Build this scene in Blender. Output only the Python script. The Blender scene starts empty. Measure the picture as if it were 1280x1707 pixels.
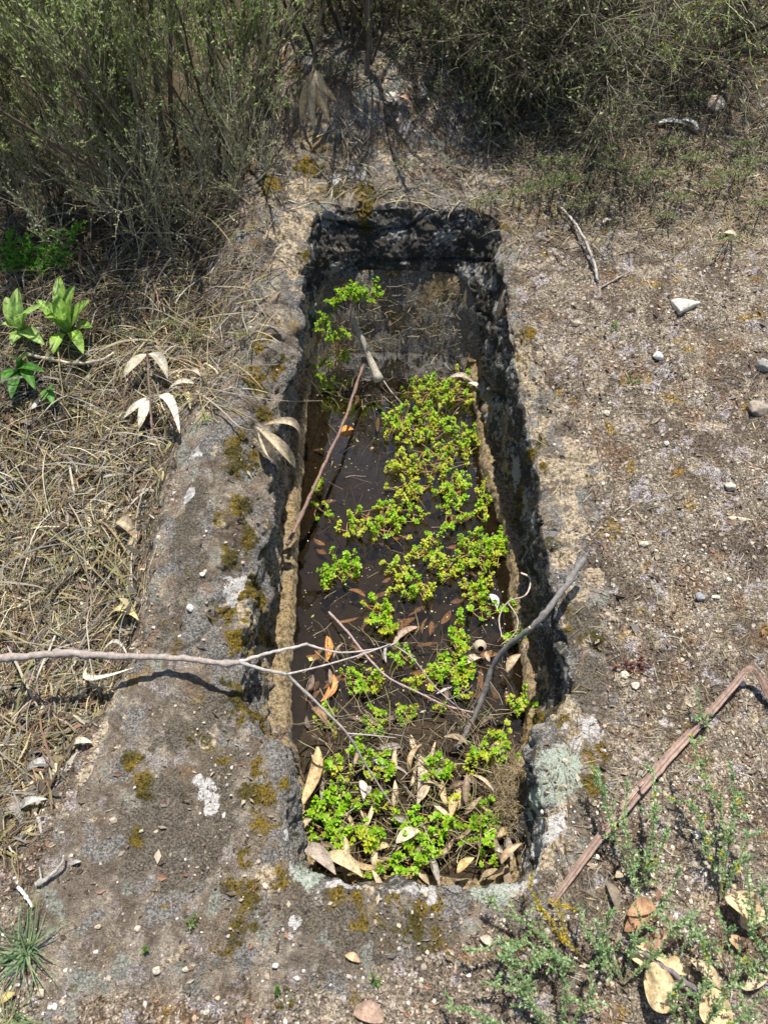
import bpy, math, random
import numpy as np
from mathutils import Vector, Matrix
R = math.radians
rng = np.random.default_rng(7)
random.seed(7)
S = bpy.context.scene
COL = S.collection

# ------------------------------------------------------------------ camera
PITCH = 55.0
CAMZ = 1.5
FPX = 1290.0
cd = bpy.data.cameras.new('camera'); cam = bpy.data.objects.new('camera', cd); COL.objects.link(cam)
cam.location = (0, 0, CAMZ); cam.rotation_euler = (R(90 - PITCH), 0, 0)
cd.sensor_fit = 'VERTICAL'; cd.sensor_height = 24; cd.lens = 12 * FPX / 853.5
cd.clip_start = 0.02; cd.clip_end = 500
cd.dof.use_dof = True; cd.dof.focus_distance = 1.75; cd.dof.aperture_fstop = 3.6
S.camera = cam
# ------------------------------------------------------------------ light
SUN = np.array([0.045, 0.31, 0.95]); SUN /= np.linalg.norm(SUN)
w = bpy.data.worlds.new('World'); S.world = w; w.use_nodes = True
nt = w.node_tree
sky = nt.nodes.new('ShaderNodeTexSky'); sky.sky_type = 'NISHITA'; sky.sun_disc = False
sky.sun_elevation = math.asin(SUN[2]); sky.sun_rotation = math.atan2(SUN[0], SUN[1])
bg = nt.nodes['Background']; bg.inputs[1].default_value = 0.085
nt.links.new(sky.outputs[0], bg.inputs[0])
sl = bpy.data.lights.new('sun', 'SUN'); sl.energy = 5.0; sl.angle = R(0.55); sl.color = (1, 0.95, 0.86)
so = bpy.data.objects.new('sun', sl); COL.objects.link(so)
so.rotation_euler = Vector(-SUN).to_track_quat('-Z', 'Y').to_euler()
S.view_settings.view_transform = 'Standard'; S.view_settings.look = 'None'
S.view_settings.exposure = 0.55; S.view_settings.gamma = 1
S.render.engine = 'CYCLES'

# ------------------------------------------------------------------ maths helpers
CT, ST = math.cos(R(PITCH)), math.sin(R(PITCH))
def sstep(a, b, x):
    t = np.clip((x - a) / (b - a), 0, 1); return t * t * (3 - 2 * t)
def P(u, v, z=0.0):
    t = (v - 853.5) / FPX; s = (u - 640) / FPX
    k = (CAMZ - z) / (ST + t * CT)
    return np.array([s * k, k * (CT - t * ST), z])
def zb(x, y):
    return 0.15 * sstep(.5, 2.0, y) + 0.12 * sstep(2.0, 3.6, y) + .02 * np.maximum(y - 3.6, 0)
def PB(u, v, dz=0.0):
    z = 0.0
    for _ in range(12):
        p = P(u, v, z); z = .5 * z + .5 * (float(zb(p[0], p[1])) + dz)
    return P(u, v, z)
def hsh(i, j, k, seed):
    h = (i * 374761393 + j * 668265263 + k * 2147483647 + seed * 1274126177) & 0xffffffff
    h = ((h ^ (h >> 13)) * 1274126177) & 0xffffffff
    return (h ^ (h >> 16)) & 0xffffffff
G12 = np.array([[1,1,0],[-1,1,0],[1,-1,0],[-1,-1,0],[1,0,1],[-1,0,1],[1,0,-1],[-1,0,-1],[0,1,1],[0,-1,1],[0,1,-1],[0,-1,-1]], float)
def pn(p, seed=0):
    i = np.floor(p).astype(np.int64); f = p - i
    w_ = f * f * f * (f * (f * 6 - 15) + 10)
    out = np.zeros(len(p))
    for dx in (0, 1):
        wx = w_[:, 0] if dx else 1 - w_[:, 0]
        for dy in (0, 1):
            wy = w_[:, 1] if dy else 1 - w_[:, 1]
            for dz in (0, 1):
                wz = w_[:, 2] if dz else 1 - w_[:, 2]
                g = G12[(hsh(i[:, 0] + dx, i[:, 1] + dy, i[:, 2] + dz, seed) % 12).astype(np.int64)]
                d = f - np.array([dx, dy, dz])
                out += wx * wy * wz * (g * d).sum(1)
    return out
def fbm(p, sc, octv, seed=0, gain=.5):
    a = 1.0; s = 0; q = p * sc
    for o in range(octv):
        s = s + a * pn(q, seed + o * 17); a *= gain; q = q * 2.03 + 11.3
    return s
def poly_sd(pts, poly):
    """signed distance, negative inside"""
    x = pts[:, 0]; y = pts[:, 1]; n = len(poly)
    d = np.full(len(x), 1e9); ins = np.zeros(len(x), bool)
    for a in range(n):
        p, q = poly[a], poly[(a + 1) % n]
        e = q - p; L = (e * e).sum()
        t = np.clip(((x - p[0]) * e[0] + (y - p[1]) * e[1]) / L, 0, 1)
        d = np.minimum(d, np.hypot(x - p[0] - t * e[0], y - p[1] - t * e[1]))
        c = ((p[1] > y) != (q[1] > y)) & (x < (q[0] - p[0]) * (y - p[1]) / (q[1] - p[1] + 1e-12) + p[0])
        ins ^= c
    return np.where(ins, -d, d)
def nats(p):
    return {k: .5 + .30 * fbm(p, sc, 4, sd_, .6) for k, sc, sd_ in (('n1', 7, 901), ('n2', 17, 911), ('n3', 23, 921), ('n4', 9, 931), ('n5', 12, 941), ('n6', 15, 951))}
def nrm(v):
    return v / (np.linalg.norm(v, axis=-1, keepdims=True) + 1e-12)

# ------------------------------------------------------------------ object helpers
def tag(o, label=None, cat=None, group=None, kind=None):
    if label: o['label'] = label
    if cat: o['category'] = cat
    if group: o['group'] = group
    if kind: o['kind'] = kind
    return o
def empty(name, loc, label, cat, group=None):
    o = bpy.data.objects.new(name, None); COL.objects.link(o); o.location = tuple(loc)
    o.empty_display_size = .02
    return tag(o, label, cat, group)
class MB:
    def __init__(s): s.V = []; s.F = []; s.C = []; s.n = 0
    def add(s, V, F, C=(1, 1, 1)):
        V = np.asarray(V, float).reshape(-1, 3); F = np.asarray(F)
        C = np.asarray(C, float)
        if C.ndim == 1: C = np.tile(C, (len(V), 1))
        s.V.append(V); s.F.append(F + s.n); s.C.append(C); s.n += len(V)
    def build(s, name, mat, parent=None, origin=None, smooth=True, extra=None):
        V = np.concatenate(s.V); C = np.concatenate(s.C)
        o0 = np.zeros(3) if origin is None else np.asarray(origin)
        me = bpy.data.meshes.new(name)
        me.vertices.add(len(V)); me.vertices.foreach_set('co', (V - o0).ravel().astype(np.float32))
        tot = []; idx = []
        for f in s.F:
            idx.append(f.ravel()); tot.append(np.full(len(f), f.shape[1]))
        idx = np.concatenate(idx); tot = np.concatenate(tot)
        me.loops.add(len(idx)); me.loops.foreach_set('vertex_index', idx.astype(np.int32))
        me.polygons.add(len(tot))
        me.polygons.foreach_set('loop_start', (np.cumsum(tot) - tot).astype(np.int32))
        me.polygons.foreach_set('use_smooth', np.full(len(tot), smooth))
        me.update(calc_edges=True)
        a = me.attributes.new('col', 'FLOAT_COLOR', 'POINT')
        a.data.foreach_set('color', np.hstack([C, np.ones((len(C), 1))]).ravel().astype(np.float32))
        if extra:
            for k, v in extra.items():
                a = me.attributes.new(k, 'FLOAT', 'POINT'); a.data.foreach_set('value', v.astype(np.float32))
        me.materials.append(mat)
        ob = bpy.data.objects.new(name, me); COL.objects.link(ob)
        if parent is not None: ob.parent = parent
        elif origin is not None: ob.location = tuple(o0)
        return ob
def ribF(n, k, m):
    """quads for n grids of k x m verts"""
    a = np.arange(n)[:, None, None] * k * m + np.arange(k - 1)[None, :, None] * m + np.arange(m - 1)[None, None, :]
    a = a.ravel()
    return np.stack([a, a + 1, a + m + 1, a + m], 1)
def ribbons(mb, C, W, U, col):
    """C n,k,3 ; W n,k ; U n,3 ; col n,3"""
    n, k, _ = C.shape
    U = U[:, None, :] if U.ndim == 2 else U
    V = np.stack([C - U * W[..., None], C + U * W[..., None]], 2).reshape(-1, 3)
    mb.add(V, ribF(n, k, 2), np.repeat(col, k * 2, 0) if np.ndim(col) == 2 else col)
def tubes(mb, C, Rr, col, sides=4):
    n, k, _ = C.shape
    T = nrm(np.gradient(C, axis=1)) if k > 1 else None
    ref = np.where(np.abs(T[:, :1, 2:3]) > .8, np.array([1., 0.1, 0]), np.array([0, 0.1, 1.]))
    A = nrm(np.cross(T, np.broadcast_to(ref, T.shape))); B = np.cross(T, A)
    th = np.arange(sides) / sides * 2 * math.pi
    V = C[:, :, None, :] + Rr[:, :, None, None] * (np.cos(th)[None, None, :, None] * A[:, :, None, :] + np.sin(th)[None, None, :, None] * B[:, :, None, :])
    a = np.arange(n)[:, None, None] * k * sides + np.arange(k - 1)[None, :, None] * sides
    j = np.arange(sides)[None, None, :]; j2 = (j + 1) % sides
    F = np.stack([a + j, a + j2, a + sides + j2, a + sides + j], -1).reshape(-1, 4)
    if np.ndim(col) == 2: col = np.repeat(col, k * sides, 0)
    elif np.ndim(col) == 3: col = np.repeat(col.reshape(-1, 3), sides, 0)
    mb.add(V.reshape(-1, 3), F, col)
    if sides >= 5:                                      # end caps
        for e in (0, k - 1):
            ids = np.arange(n)[:, None] * k * sides + e * sides + np.arange(sides)[None, :]
            mb.F.append(ids + mb.n - len(V.reshape(-1, 3)))
def resample(pts, k):
    """Catmull-Rom through pts -> k points"""
    p = np.asarray(pts, float); p = np.vstack([2 * p[0] - p[1], p, 2 * p[-1] - p[-2]])
    L = np.concatenate([[0], np.cumsum(np.linalg.norm(np.diff(p[1:-1], axis=0), axis=1))]); L /= L[-1]
    out = []
    for t in np.linspace(0, 1, k):
        i = min(np.searchsorted(L, t, 'right') - 1, len(L) - 2); f = (t - L[i]) / (L[i + 1] - L[i] + 1e-12)
        a, b, c, d = p[i], p[i + 1], p[i + 2], p[i + 3]
        out.append(.5 * (2 * b + (c - a) * f + (2 * a - 5 * b + 4 * c - d) * f * f + (3 * b - a - 3 * c + d) * f ** 3))
    return np.array(out)

# ------------------------------------------------------------------ materials
class NT:
    def __init__(s, name):
        s.m = bpy.data.materials.new(name); s.m.use_nodes = True; s.t = s.m.node_tree; s.n = s.t.nodes; s.l = s.t.links
        s.b = s.n['Principled BSDF']; s.out = s.n['Material Output']
        s.tc = s.n.new('ShaderNodeTexCoord').outputs['Object']
    def val(s, sock, x):
        if hasattr(x, 'is_output') or isinstance(x, bpy.types.NodeSocket): s.l.new(x, sock)
        elif isinstance(x, (tuple, list)) and len(x) == 3: sock.default_value = (*x, 1)
        else: sock.default_value = x
    def noise(s, sc, det=4, rough=.55, dist=0, off=None):
        n = s.n.new('ShaderNodeTexNoise'); n.inputs['Scale'].default_value = sc; n.inputs['Detail'].default_value = det
        n.inputs['Roughness'].default_value = rough; n.inputs['Distortion'].default_value = dist
        v = s.tc
        if off is not None:
            a = s.n.new('ShaderNodeVectorMath'); a.operation = 'ADD'; s.l.new(v, a.inputs[0]); a.inputs[1].default_value = (off, off * .7, off * 1.3); v = a.outputs[0]
        s.l.new(v, n.inputs['Vector']); return n.outputs['Fac']
    def vor(s, sc, feat='F1', out='Distance', rnd=1.0):
        n = s.n.new('ShaderNodeTexVoronoi'); n.inputs['Scale'].default_value = sc; n.feature = feat
        n.inputs['Randomness'].default_value = rnd
        s.l.new(s.tc, n.inputs['Vector']); return n.outputs[out]
    def ramp(s, x, a, b, lo=0.0, hi=1.0, smooth=True):
        n = s.n.new('ShaderNodeMapRange'); n.interpolation_type = 'SMOOTHSTEP' if smooth else 'LINEAR'
        s.val(n.inputs[0], x); n.inputs[1].default_value = a; n.inputs[2].default_value = b
        n.inputs[3].default_value = lo; n.inputs[4].default_value = hi; return n.outputs[0]
    def math(s, op, a, b=0.0):
        n = s.n.new('ShaderNodeMath'); n.operation = op; s.val(n.inputs[0], a); s.val(n.inputs[1], b); return n.outputs[0]
    def mix(s, f, a, b, mode='MIX'):
        n = s.n.new('ShaderNodeMix'); n.data_type = 'RGBA'; n.blend_type = mode
        s.val(n.inputs[0], f); s.val(n.inputs[6], a); s.val(n.inputs[7], b); return n.outputs[2]
    def attr(s, name, out='Fac'):
        n = s.n.new('ShaderNodeAttribute'); n.attribute_name = name; return n.outputs[out]
    def bump(s, h, dist, strength=1.0, prev=None):
        n = s.n.new('ShaderNodeBump'); n.inputs['Distance'].default_value = dist; n.inputs['Strength'].default_value = strength
        s.l.new(h, n.inputs['Height'])
        if prev is not None: s.l.new(prev, n.inputs['Normal'])
        return n.outputs[0]
    def fin(s, col, rough=.9, bump=None, spec=.3):
        s.val(s.b.inputs['Base Color'], col); s.val(s.b.inputs['Roughness'], rough)
        s.b.inputs['Specular IOR Level'].default_value = spec
        if bump is not None: s.l.new(bump, s.b.inputs['Normal'])
        return s.m

def crust(n, hi=1.0):
    """gritty dry moss, lichen and quartz grit that covers both the rock and the soil; returns colour, height"""
    # dry moss brown -> sandy
    c = n.mix(n.ramp(n.attr('n1'), .42, .60), (.128, .099, .073), (.215, .175, .132))
    c = n.mix(n.ramp(n.attr('n2'), .52, .66), c, (.32, .265, .20))
    c = n.mix(n.ramp(n.attr('n3'), .57, .66), c, (.31, .275, .27))       # mauve-grey lichen
    c = n.mix(n.ramp(n.attr('n4'), .57, .70, 0, .65), c, (.19, .115, .065)) # rusty
    c = n.mix(n.ramp(n.attr('n5'), .64, .74, 0, .8), c, (.24, .15, .025)) # ochre moss
    # grain
    g1 = n.noise(330, 3, .7); g2 = n.noise(120, 4, .75, 0, 3)
    g = n.math('MULTIPLY', n.ramp(g1, .34, .66, .12, 2.0, False), n.ramp(g2, .34, .66, .2, 1.85, False))
    gg = n.n.new('ShaderNodeCombineColor'); [n.l.new(g, gg.inputs[i]) for i in range(3)]
    c = n.mix(1.0, c, gg.outputs[0], 'MULTIPLY')
    # pale quartz grains
    cell = n.vor(170, out='Color'); d = n.vor(170)
    sep = n.n.new('ShaderNodeSeparateColor'); n.l.new(cell, sep.inputs[0])
    q = n.math('MULTIPLY', n.ramp(sep.outputs[0], .80, .82), n.ramp(d, .50, .38))
    q = n.math('MULTIPLY', q, n.ramp(n.attr('n1'), .36, .6, .15, 1)); q = n.math('MULTIPLY', q, n.math('SUBTRACT', 1.0, n.math('MULTIPLY', n.attr('solid'), .75)))
    c = n.mix(q, c, (.62, .54, .42))
    cell = n.vor(75, out='Color'); d = n.vor(75)
    sep2 = n.n.new('ShaderNodeSeparateColor'); n.l.new(cell, sep2.inputs[0])
    q2 = n.math('MULTIPLY', n.ramp(sep2.outputs[1], .90, .91), n.ramp(d, .42, .30))
    q2 = n.math('MULTIPLY', q2, n.math('SUBTRACT', 1.0, n.attr('solid')))
    c = n.mix(q2, c, (.60, .53, .45))
    c = n.mix(n.math('MULTIPLY', n.attr('solid'), .45), c, n.mix(n.ramp(n.attr('n2'), .40, .60), (.165, .132, .10), (.31, .27, .22)))
    h = n.math('ADD', n.math('MULTIPLY', g1, .6), g2)
    return c, h

def make_rock():
    n = NT('granite_with_moss_and_lichen')
    c, h = crust(n)
    edge = n.noise(60, 4, .75, .3, 40)
    def m(name, lo=.45, hi=.58):
        return n.ramp(n.math('ADD', n.attr(name), n.math('MULTIPLY', n.math('SUBTRACT', edge, .5), .9)), lo, hi)
    sp = n.noise(210, 3, .8, 0, 50); spk = n.ramp(sp, .42, .60)
    # grey lichened granite
    c = n.mix(n.ramp(n.attr('n6'), .57, .66, 0, .8), c, n.mix(spk, (.14, .14, .12), (.40, .42, .36)))     # thin blue-green lichen film
    c = n.mix(m('grey'), c, n.mix(spk, (.10, .095, .085), n.mix(n.attr('n3'), (.30, .285, .25), (.40, .365, .35))))
    # raw pale granite
    c = n.mix(m('raw'), c, n.mix(n.ramp(n.noise(130, 4, .8, 0, 60), .38, .58), (.20, .14, .08), (.66, .55, .40)))
    # dark crust
    c = n.mix(m('dark'), c, n.mix(n.ramp(n.noise(260, 3, .7, 0, 70), .35, .7), (.060, .050, .037), (.26, .22, .17)))
    # walls: black algae skin flecked with pale lichen
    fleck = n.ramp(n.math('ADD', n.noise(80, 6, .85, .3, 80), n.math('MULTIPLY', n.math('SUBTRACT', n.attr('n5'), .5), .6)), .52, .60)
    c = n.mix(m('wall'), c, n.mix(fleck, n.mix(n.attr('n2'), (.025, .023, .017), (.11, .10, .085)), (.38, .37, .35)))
    c = n.mix(m('ledge'), c, n.mix(n.ramp(n.noise(85, 6, .85, 0, 90), .38, .60), (.085, .055, .03), n.mix(n.attr('n5'), (.50, .42, .30), (.52, .36, .14))))
    # moss
    mossn = n.ramp(n.math('ADD', n.attr('moss'), n.math('ADD', n.math('MULTIPLY', n.math('SUBTRACT', edge, .5), 1.5), n.math('MULTIPLY', n.math('SUBTRACT', n.attr('n3'), .5), 1.1))), .40, .72)
    mc = n.mix(n.ramp(n.attr('n5'), .40, .62), (.13, .105, .018), (.30, .20, .02))
    c = n.mix(mossn, c, n.mix(n.ramp(n.noise(230, 3, .7, 0, 95), .34, .62), (.022, .018, .006), mc))
    # mint lichen and white lichen
    c = n.mix(m('mint', .5, .54), c, n.mix(n.ramp(n.noise(190, 4, .8, .5, 97), .34, .55), (.19, .22, .17), (.52, .58, .48)))
    c = n.mix(m('white', .5, .56), c, n.mix(n.ramp(n.noise(150, 4, .8, .5, 98), .34, .55), (.30, .26, .22), (.72, .70, .68)))
    c = n.mix(m('mud', .45, .58), c, n.mix(n.noise(40, 4, .6), (.016, .012, .008), (.105, .072, .040)))
    b = n.bump(h, .010, 1.0)
    return n.fin(c, .92, b)
def make_soil():
    n = NT('gritty_soil')
    c, h = crust(n)
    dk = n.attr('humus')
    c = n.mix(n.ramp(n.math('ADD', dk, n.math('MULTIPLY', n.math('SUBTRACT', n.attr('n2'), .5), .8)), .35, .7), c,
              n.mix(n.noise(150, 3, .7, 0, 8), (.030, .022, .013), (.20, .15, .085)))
    b = n.bump(h, .010, 1.0)
    return n.fin(c, .95, b)
def plant_mat(name, trans=.35, rough=.55, spots=0.0, var=.35, sc=60, spec=.35):
    n = NT(name)
    c = n.attr('col', 'Color')
    v = n.ramp(n.noise(sc, 4, .65), .3, .7, 1 - var, 1 + var, False)
    vv = n.n.new('ShaderNodeCombineColor'); [n.l.new(v, vv.inputs[i]) for i in range(3)]
    c = n.mix(1.0, c, vv.outputs[0], 'MULTIPLY')
    if spots: c = n.mix(n.ramp(n.noise(sc * 2.2, 3, .6, 0, 5), .60, .68, 0, spots), c, (.07, .045, .025))
    n.fin(c, rough, n.bump(n.noise(sc * 3, 3, .6), .0012, .6), spec)
    if trans:
        t = n.n.new('ShaderNodeBsdfTranslucent'); n.l.new(c, t.inputs[0])
        mx = n.n.new('ShaderNodeMixShader'); mx.inputs[0].default_value = trans
        n.l.new(n.b.outputs[0], mx.inputs[1]); n.l.new(t.outputs[0], mx.inputs[2]); n.l.new(mx.outputs[0], n.out.inputs[0])
    return n.m
M_rock = make_rock(); M_soil = make_soil()
M_leaf = plant_mat('dead_leaf', .15, .65, .7, .45, 110)
M_green = plant_mat('fleshy_green_leaf', .42, .48, .15, .25, 60, .4)
M_herb = plant_mat('herb_leaf', .45, .55, 0, .25, 60)
M_straw = plant_mat('dry_straw', .2, .7, 0, .3, 30)
M_twig = plant_mat('twig_bark', 0, .8, .35, .35, 120, .25)
M_stone = plant_mat('stone', 0, .85, .3, .3, 130, .3)
def make_water():
    n = NT('still_water'); n.n.remove(n.b)
    fr = n.n.new('ShaderNodeFresnel'); fr.inputs[0].default_value = 1.42
    tr = n.n.new('ShaderNodeBsdfTransparent'); tr.inputs[0].default_value = (.60, .56, .48, 1)
    gl = n.n.new('ShaderNodeBsdfGlossy'); gl.inputs['Roughness'].default_value = .012
    b = n.bump(n.noise(11, 2, .5, .5), .003, .4)
    n.l.new(b, gl.inputs['Normal']); n.l.new(b, fr.inputs['Normal'])
    mx = n.n.new('ShaderNodeMixShader'); n.l.new(fr.outputs[0], mx.inputs[0]); n.l.new(tr.outputs[0], mx.inputs[1]); n.l.new(gl.outputs[0], mx.inputs[2])
    n.l.new(mx.outputs[0], n.out.inputs[0]); return n.m
M_water = make_water()

# ------------------------------------------------------------------ the rock with its cut grave
WZ = -.27                                              # water level
N_ = None
rows = [ # rim px | wall foot (px, z) | ledge edge (px, z)
 ((520,1462),N_,N_),((600,1467),N_,N_),((700,1470),N_,N_),((800,1472),N_,N_),((868,1466),N_,N_),
 ((895,1440),(862,1455,-.2),N_),((898,1340),(868,1370,-.2),N_),((893,1252),(874,1290,-.21),N_),
 ((915,1197),(882,1240,-.23),(866,1240,-.275)),((944,1140),(898,1180,-.235),(868,1175,-.285)),
 ((944,1060),(896,1105,-.235),(862,1100,-.285)),((924,980),(889,1020,-.235),(850,1015,-.272)),
 ((908,900),(878,950,-.235),(844,945,-.272)),((898,800),(858,860,-.235),(822,855,-.272)),
 ((880,700),(832,775,-.235),(797,770,-.272)),((858,610),(812,700,-.24),(786,695,-.285)),
 ((843,520),(800,650,-.24),(774,648,-.285)),((838,430),(796,580,-.18),(766,620,-.285)),
 ((832,366),(792,500,-.06),(752,604,-.285)),((785,347),(762,460,-.04),(726,600,-.285)),
 ((700,343),(690,452,-.03),(680,596,-.285)),((600,345),(604,452,-.03),(606,596,-.285)),
 ((530,352),(541,465,-.04),(556,601,-.285)),((514,405),(520,540,-.12),(536,616,-.285)),
 ((506,500),(500,650,-.24),(523,652,-.285)),((490,595),(482,715,-.23),(516,720,-.285)),
 ((470,680),(472,790,-.23),(511,790,-.285)),((456,780),(468,860,-.23),(507,860,-.285)),
 ((450,860),(466,930,-.23),(503,930,-.285)),((438,930),(463,995,-.23),(500,990,-.285)),
 ((415,1010),(457,1065,-.23),(497,1060,-.285)),((398,1090),(448,1135,-.23),(494,1130,-.285)),
 ((405,1160),(443,1195,-.23),(493,1190,-.285)),((440,1215),(458,1240,-.23),(493,1238,-.28)),
 ((476,1247),(490,1268,-.22),(500,1275,-.26)),((482,1320),(500,1350,-.2),N_),((485,1400),(503,1430,-.2),N_),
 ((496,1450),N_,N_)]
cen = np.array([.02, 1.1])
A_, B_, C_ = [], [], []
for rm, bs, wt in rows:
    a = PB(*rm); A_.append(a)
    inw = np.array([cen[0] - a[0], np.clip(cen[1], .45, 1.7) - a[1]]); 
    if bs is None: b = np.array([a[0] * .97, a[1] + .02, -.2])
    else: b = P(*bs)
    B_.append(b)
    if wt is None:
        m_ = np.array([.02, np.clip(b[1], .5, 1.6)]); d = m_ - b[:2]; d = d / (np.linalg.norm(d) + 1e-9)
        c = np.array([b[0] + d[0] * .03, b[1] + d[1] * .03, -.205])
    else: c = P(*wt)
    C_.append(c)
A_, B_, C_ = map(np.array, (A_, B_, C_))
def closed(pts, cnt):
    n = len(pts); out = []
    for i in range(n):
        a, b, c, d = pts[i - 1], pts[i], pts[(i + 1) % n], pts[(i + 2) % n]
        f = (np.arange(cnt[i]) / cnt[i])[:, None]
        out.append(.5 * (2 * b + (c - a) * f + (2 * a - 5 * b + 4 * c - d) * f * f + (3 * b - a - 3 * c + d) * f ** 3))
    return np.concatenate(out)
seg = np.linalg.norm(np.roll(A_, -1, 0) - A_, axis=1)
cnt = np.maximum(6, (seg / seg.sum() * 1500).astype(int))
Lr, Lb, Lw = closed(A_, cnt), closed(B_, cnt), closed(C_, cnt)
NS = len(Lr)
# medial line used to fan the rings
med = np.stack([np.full(NS, .015), np.clip(Lr[:, 1], .5, 1.72)], 1)
dirr = nrm(Lr[:, :2] - med)
k_ = 61; ker = np.hanning(k_); ker /= ker.sum()
def csm(a): return np.stack([np.convolve(np.concatenate([a[-(k_ // 2):, i], a[:, i], a[:k_ // 2, i]]), ker, 'valid') for i in range(a.shape[1])], 1)
dirr = nrm(csm(dirr))
medf = np.stack([np.full(NS, .02), np.clip(Lw[:, 1], .42, 1.70)], 1)

rockpoly_px = [(325,650),(300,740),(268,850),(250,960),(236,1060),(195,1130),(150,1230),(95,1340),(40,1450),(10,1560),(60,1690),(250,1700),(500,1680),(700,1630),
 (800,1590),(905,1500),(965,1440),(1015,1340),(1035,1210),(1015,1060),(1000,900),(1000,760),(935,690),(890,600),(868,500),(858,400),(850,330),(825,250),(760,150),(650,110),(560,118),
 (450,200),(410,290),(388,360),(396,450),(405,560),(380,625)]
rockpoly = np.array([PB(u, v)[:2] for u, v in rockpoly_px])
rimpoly = Lr[:, :2]
left_x = np.interp
def leftline(y):
    """x of the rock's left outer edge at distance y"""
    pts = np.array([PB(u, v)[:2] for u, v in [(10,1560),(40,1450),(95,1340),(150,1230),(195,1130),(236,1060),(250,960),(268,850),(300,740),(325,650),(405,560),(396,450),(388,360),(410,290),(450,200)]])
    o = np.argsort(pts[:, 1]); return np.interp(y, pts[o, 1], pts[o, 0])
def lumps(x, y):
    p = np.stack([x, y, np.zeros_like(x)], 1)
    md = .155 * np.exp(-(((x + .07) / .38) ** 2 + ((y - 2.66) / .38) ** 2) ** 1.8) + .03 * sstep(2.30, 2.36, y + .05 * np.sin(x * 9)) * np.exp(-((x + .15) / .35) ** 4) * (y < 3.2)
    return .022 * pn(p * 2.3, 3) + .010 * pn(p * 6.1, 5) + md
def ridge(x, y):
    # left rib of the rock is domed
    lx = leftline(y); t = (x - lx) / .22
    return .060 * np.exp(-((t - .55) / .42) ** 2) * sstep(.25, .75, y) * (1 - .75 * sstep(1.5, 1.9, y))
def ground_drop(x, y):
    lx = leftline(y); return .13 * sstep(-.02, .10, lx - x) * sstep(.25, .75, y) + .03 * sstep(0, .5, lx - x)

rings = []; kind = []
for i in range(26):
    t = (i / 25.)
    p = medf * (1 - t) + Lw[:, :2] * t
    fz = np.where(p[:, 1] < .62, -.212, -.335) ; 
    fz = -.212 - .125 * sstep(.50, .80, p[:, 1])
    z = fz * (1 - t ** 6) + Lw[:, 2] * t ** 6
    rings.append(np.column_stack([p, z])); kind.append(0)
for i in range(1, 13):
    t = i / 12.
    q = Lw * (1 - t) + Lb * t
    q[:, 2] = Lw[:, 2] + (Lb[:, 2] - Lw[:, 2]) * np.where(Lb[:, 2] > -.2, t, sstep(0, .4, t))
    rings.append(q); kind.append(1)
NW = 56
for i in range(1, NW + 1):
    t = i / NW
    q = Lb * (1 - t) + Lr * t
    q[:, 2] = Lb[:, 2] + (Lr[:, 2] - .010 - Lb[:, 2]) * t
    rings.append(q); kind.append(2)
srs = np.concatenate([np.linspace(.004, .03, 8), .03 + np.cumsum(np.linspace(.0042, .0125, 190)), .03 + 1.587 + np.cumsum(np.linspace(.013, .05, 30))])
for s_ in srs:
    p = Lr[:, :2] + dirr * s_
    z = zb(p[:, 0], p[:, 1]) + lumps(p[:, 0], p[:, 1]) * sstep(0, .12, s_) + ridge(p[:, 0], p[:, 1]) * sstep(0, .08, s_) - .010 * (1 - sstep(0, .016, s_))
    rings.append(np.column_stack([p, z])); kind.append(3)
RG = np.stack(rings)                                   # NR, NS, 3
NR = len(RG); kind = np.repeat(np.array(kind), NS)
V = RG.reshape(-1, 3)
sd = poly_sd(V[:, :2], rockpoly)
nz = fbm(V, 9, 4, 100) * .03
out_ = (kind == 3)
leftish = sstep(.12, .02, V[:, 0] - leftline(V[:, 1])) * sstep(.3, .6, V[:, 1])
s0 = -.012 * leftish
V[:, 2] -= np.where(out_, sstep(0, .085 - .035 * leftish, sd + nz * (1 - .6 * leftish) - s0) * (.03 + .11 * leftish) + sstep(.05, .3, sd) * .3, 0)
def gridnormals(Vg):
    a = np.roll(Vg, -1, 1) - np.roll(Vg, 1, 1); b = np.gradient(Vg, axis=0)
    return nrm(np.cross(a, b))
Nn = gridnormals(V.reshape(NR, NS, 3)).reshape(-1, 3)
if np.mean(Nn[kind == 3][:, 2]) < 0: Nn = -Nn
wallf = np.where(kind == 2, 1.0, np.where(kind == 1, .45, np.where(kind == 0, .35, .6)))
rimd = np.full(len(V), 9.0); rimd[kind == 3] = np.repeat(srs, NS)
d1 = fbm(V, 7, 3, 200) * .016
d2 = fbm(V, 26, 3, 210) * .010
d3 = fbm(V, 85, 2, 220) * .0038
rid = -np.abs(pn(V * 14, 230)) * .012
near_rim = np.zeros(len(V)); near_rim = np.exp(-rimd / .06)
crk = -.016 * np.exp(-(pn(V * np.array([3.5, 3.5, 6.0]) + 7, 240) / .035) ** 2) * (kind == 2) - .007 * np.exp(-(pn(V * 4.2 + 3, 241) / .018) ** 2) * (kind == 3) * (sd < -.02)
disp = crk + (d1 * (.5 + .6 * near_rim + (kind == 2)) + (d2 + rid * .6) * (wallf + .5 * near_rim) + d3 * (.7 + .6 * (kind == 2)))
V = V + Nn * disp[:, None]

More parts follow.
